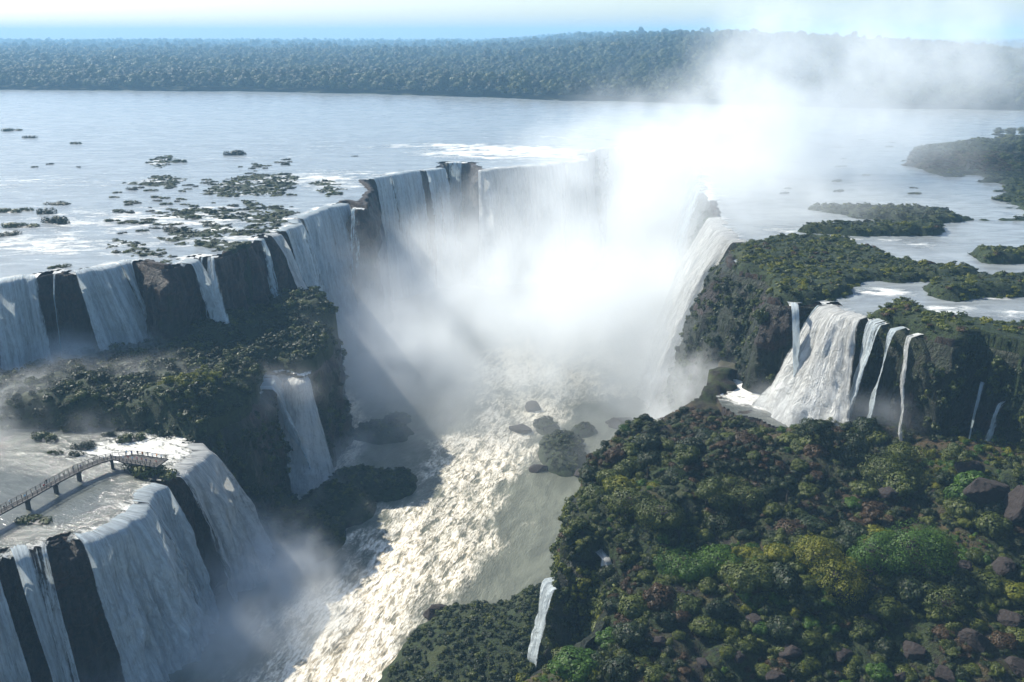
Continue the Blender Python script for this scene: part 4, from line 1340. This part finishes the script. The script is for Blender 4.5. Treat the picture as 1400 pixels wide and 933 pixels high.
def mist(name, blobs, lo, hi, vox, m, label, nscale=.012, erode=1.1, seed=0.0, stretch=(1, 1, 1), detail=5.0):
    """drifting spray: a voxel cloud whose density is a sum of soft ellipsoids eaten into by turbulence"""
    g = bpy.data.node_groups.new(name, 'GeometryNodeTree')
    g.interface.new_socket('Geometry', in_out='OUTPUT', socket_type='NodeSocketGeometry')
    def nd(t, **kw):
        n = g.nodes.new(t)
        for k, v in kw.items(): setattr(n, k, v)
        return n
    def ma(op, a, b=None, clamp=False):
        n = nd('ShaderNodeMath', operation=op, use_clamp=clamp)
        for i, v in enumerate((a, b)):
            if v is None: continue
            if hasattr(v, 'is_output'): g.links.new(v, n.inputs[i])
            else: n.inputs[i].default_value = v
        return n.outputs[0]
    def vm(op, a, b):
        n = nd('ShaderNodeVectorMath', operation=op)
        for i, v in enumerate((a, b)):
            if v is None: continue
            if hasattr(v, 'is_output'): g.links.new(v, n.inputs[i])
            else: n.inputs[i].default_value = v
        return n
    pos = nd('GeometryNodeInputPosition').outputs[0]
    nz = nd('ShaderNodeTexNoise'); nz.inputs['Scale'].default_value = nscale * .8; nz.inputs['Detail'].default_value = 3
    off = vm('ADD', pos, (seed * 31.0, 0, 0)).outputs[0]
    g.links.new(off, nz.inputs['Vector'])
    wv = vm('SCALE', vm('SUBTRACT', nz.outputs['Color'], (.5, .5, .5)).outputs[0], None); wv.inputs['Scale'].default_value = .6 / nscale
    wp = vm('ADD', pos, wv.outputs[0]).outputs[0]
    tot = None
    for (cx, cy, cz, rx, ry, rz, a) in blobs:
        d = vm('DIVIDE', vm('SUBTRACT', wp, (cx, cy, cz)).outputs[0], (rx, ry, rz)).outputs[0]
        l = vm('DOT_PRODUCT', d, d).outputs['Value']
        e = ma('MULTIPLY', ma('EXPONENT', ma('MULTIPLY', l, -1.2)), a)
        tot = e if tot is None else ma('ADD', tot, e)
    def nz2(sc, det, rough):
        n2 = nd('ShaderNodeTexNoise'); n2.inputs['Scale'].default_value = sc; n2.inputs['Detail'].default_value = det; n2.inputs['Roughness'].default_value = rough; n2.inputs['Distortion'].default_value = .4
        g.links.new(vm('MULTIPLY', off, stretch).outputs[0], n2.inputs['Vector'])
        return n2.outputs[0]
    mixn = ma('ADD', ma('MULTIPLY', nz2(nscale * 1.8, 3, .5), .55), ma('MULTIPLY', nz2(nscale * 5.5, detail, .7), .45))
    ns = ma('MULTIPLY', ma('SUBTRACT', mixn, .36), 3.6, clamp=True)       # 0..1
    den = ma('MAXIMUM', ma('SUBTRACT', ma('MULTIPLY', tot, ma('ADD', ma('MULTIPLY', ns, erode), .18)), ma('ADD', .02, ma('MULTIPLY', ma('SUBTRACT', 1.0, ns), .16))), 0.0)
    vc = nd('GeometryNodeVolumeCube')
    g.links.new(den, vc.inputs['Density'])
    vc.inputs['Background'].default_value = 0.0
    vc.inputs['Min'].default_value = lo; vc.inputs['Max'].default_value = hi
    for k, a in enumerate('XYZ'): vc.inputs['Resolution ' + a].default_value = int((hi[k] - lo[k]) / vox)
    sm = nd('GeometryNodeSetMaterial'); sm.inputs['Material'].default_value = m
    g.links.new(vc.outputs[0], sm.inputs['Geometry'])
    go = nd('NodeGroupOutput'); g.links.new(sm.outputs[0], go.inputs[0])
    me = bpy.data.meshes.new(name); me.materials.append(m)
    o = bpy.data.objects.new(name, me); COL.objects.link(o)
    md = o.modifiers.new('spray', 'NODES'); md.node_group = g
    return tag(o, label, 'mist', kind='stuff')


def B(px, py, D, rx, ry, rz, a):
    """ellipsoid centre seen at photo pixel px,py standing D metres away over ground"""
    r = (px - 700) / FPX; u = (466.5 - py) / FPX
    dy = math.cos(PITCH) + u * math.sin(PITCH); dz = -math.sin(PITCH) + u * math.cos(PITCH)
    t = D / dy
    return (r * t, D, CAMZ + dz * t, rx, ry, rz, a)


MM = m_mist('mist_spray', .018, .1, (.93, .96, .97))
MS = m_mist('mist_small', .10, .2, (.95, .98, 1.0))
mist('mist_cloud', [
    B(880, 340, 500, 84, 100, 50, .62), B(930, 270, 560, 96, 80, 46, .6), B(790, 410, 440, 84, 80, 34, .6), B(900, 460, 410, 60, 56, 40, 1.1), B(975, 215, 560, 80, 64, 36, .6),
    B(1030, 150, 560, 56, 50, 32, .5), B(1045, 75, 570, 26, 30, 34, .60), B(1190, 90, 600, 90, 60, 34, .48), B(1330, 70, 620, 100, 60, 40, .38), B(1160, 180, 540, 90, 60, 30, .42), B(660, 430, 420, 80, 76, 28, .62),
    B(560, 440, 420, 42, 60, 24, .55), B(490, 470, 400, 28, 44, 20, .55), B(610, 350, 470, 34, 70, 20, .32), B(1080, 262, 440, 66, 48, 18, .55), B(860, 195, 640, 90, 50, 12, .22), B(720, 500, 385, 76, 44, 18, .75), B(820, 530, 360, 54, 34, 20, .8), B(925, 520, 350, 28, 30, 28, 1.1), B(600, 550, 350, 56, 40, 14, .5), B(540, 510, 370, 34, 40, 28, .6), B(470, 380, 440, 24, 40, 20, .5), B(965, 390, 385, 24, 30, 36, 1.0), B(760, 620, 310, 40, 30, 10, .35), B(1000, 470, 330, 24, 20, 20, .35), B(640, 100, 900, 200, 60, 16, .10)],
    (-160, 262, -78), (470, 740, 150), 2.6, MM, 'bright cloud of spray rising from the horseshoe gorge', nscale=.015, erode=1.7)
mist('mist_bank', [
    B(330, 770, 235, 20, 22, 13, 1.2), B(400, 800, 222, 18, 16, 9, .7), B(440, 700, 272, 20, 20, 9, .6), B(450, 625, 315, 22, 14, 9, 1.0), B(250, 880, 198, 24, 16, 13, 1.1), B(100, 980, 180, 30, 16, 12, 1.0),
    B(380, 850, 205, 18, 18, 8, .5)],
    (-150, 150, -78), (20, 360, -30), 1.4, MS, 'blue spray at the foot of the near left waterfalls', nscale=.03, seed=3)
mist('ledge_mist', [
    B(20, 505, 305, 44, 14, 9, 1.2), B(120, 495, 305, 28, 10, 8, 1.1), B(190, 485, 312, 18, 10, 7, 1.0), B(50, 530, 288, 66, 30, 10, .95), B(270, 468, 325, 22, 10, 5, .4), B(0, 585, 258, 60, 30, 7, .5)],
    (-260, 200, -40), (-60, 360, 0), 1.8, MS, 'thin white mist drifting over the left ledge', nscale=.025, erode=1.6, seed=7)
mist('fall_spray', [
    B(1110, 560, 252, 14, 10, 7, 1.3), B(1190, 565, 246, 18, 9, 6, .9), B(1250, 570, 240, 12, 8, 5, .6), B(1050, 545, 265, 14, 12, 7, .35), B(970, 550, 300, 22, 22, 16, .75), B(925, 590, 315, 18, 16, 12, .7), B(988, 520, 312, 12, 12, 12, 1.0)],
    (10, 205, -70), (165, 365, -5), 1.4, MS, 'fine spray at the foot of the right waterfalls', nscale=.04, seed=11)

# haze: one closed box of even air
bm = bmesh.new()
bmesh.ops.create_cube(bm, size=1)
me = bpy.data.meshes.new('haze'); bm.to_mesh(me); bm.free()
hz = add_obj('haze', me)
hz.scale = (18400, 14600, 260); hz.location = (0, 14600 / 2 - 350, -81 + 130)
m, nt, out = mat('haze_air'); t = NT(nt)
v = t.n('ShaderNodeVolumePrincipled', {'Color': (.36, .65, .92, 1), 'Density': .000175, 'Anisotropy': .0})
L(nt, v.outputs[0], out.inputs['Volume']); me.materials.append(m)
tag(hz, kind='stuff', label='pale blue haze over the whole landscape', cat='haze')

# ------------------------------------------------------------------ light
ELEV, AZ = rad(41), rad(-56)       # azimuth measured from +Y towards +X
w = bpy.data.worlds.new('World'); S.world = w; w.use_nodes = True
nt = w.node_tree; nt.nodes.clear()
sky = nt.nodes.new('ShaderNodeTexSky'); sky.sky_type = 'NISHITA'; sky.sun_disc = False
sky.sun_elevation = ELEV; sky.sun_rotation = AZ; sky.air_density = 1.0; sky.dust_density = 1.0; sky.ozone_density = 3.0
bg = nt.nodes.new('ShaderNodeBackground'); bg.inputs[1].default_value = .10
wo = nt.nodes.new('ShaderNodeOutputWorld')
nt.links.new(sky.outputs[0], bg.inputs[0]); nt.links.new(bg.outputs[0], wo.inputs[0])
ld = bpy.data.lights.new('sun', 'SUN'); ld.energy = 4.8; ld.angle = rad(.5); ld.color = (1, .94, .82)
lo = bpy.data.objects.new('sun', ld); COL.objects.link(lo)
sv = Vector((math.sin(AZ) * math.cos(ELEV), math.cos(AZ) * math.cos(ELEV), math.sin(ELEV)))
lo.rotation_euler = sv.to_track_quat('Z', 'Y').to_euler(); lo.location = (0, 0, 300)

S.view_settings.view_transform = 'Standard'; S.view_settings.look = 'None'; S.view_settings.exposure = 1.05; S.view_settings.gamma = 1
cy = S.cycles
cy.max_bounces = 8; cy.diffuse_bounces = 2; cy.glossy_bounces = 2; cy.transmission_bounces = 2; cy.transparent_max_bounces = 96; cy.volume_bounces = 3
cy.volume_step_rate = 2.0; cy.volume_max_steps = 256
cy.use_denoising = True
try:
    cy.denoiser = 'OPENIMAGEDENOISE'
except Exception: pass
cy.use_adaptive_sampling = True; cy.adaptive_threshold = .02
cy.sample_clamp_indirect = 6
S.render.engine = 'CYCLES'
S.render.film_transparent = False
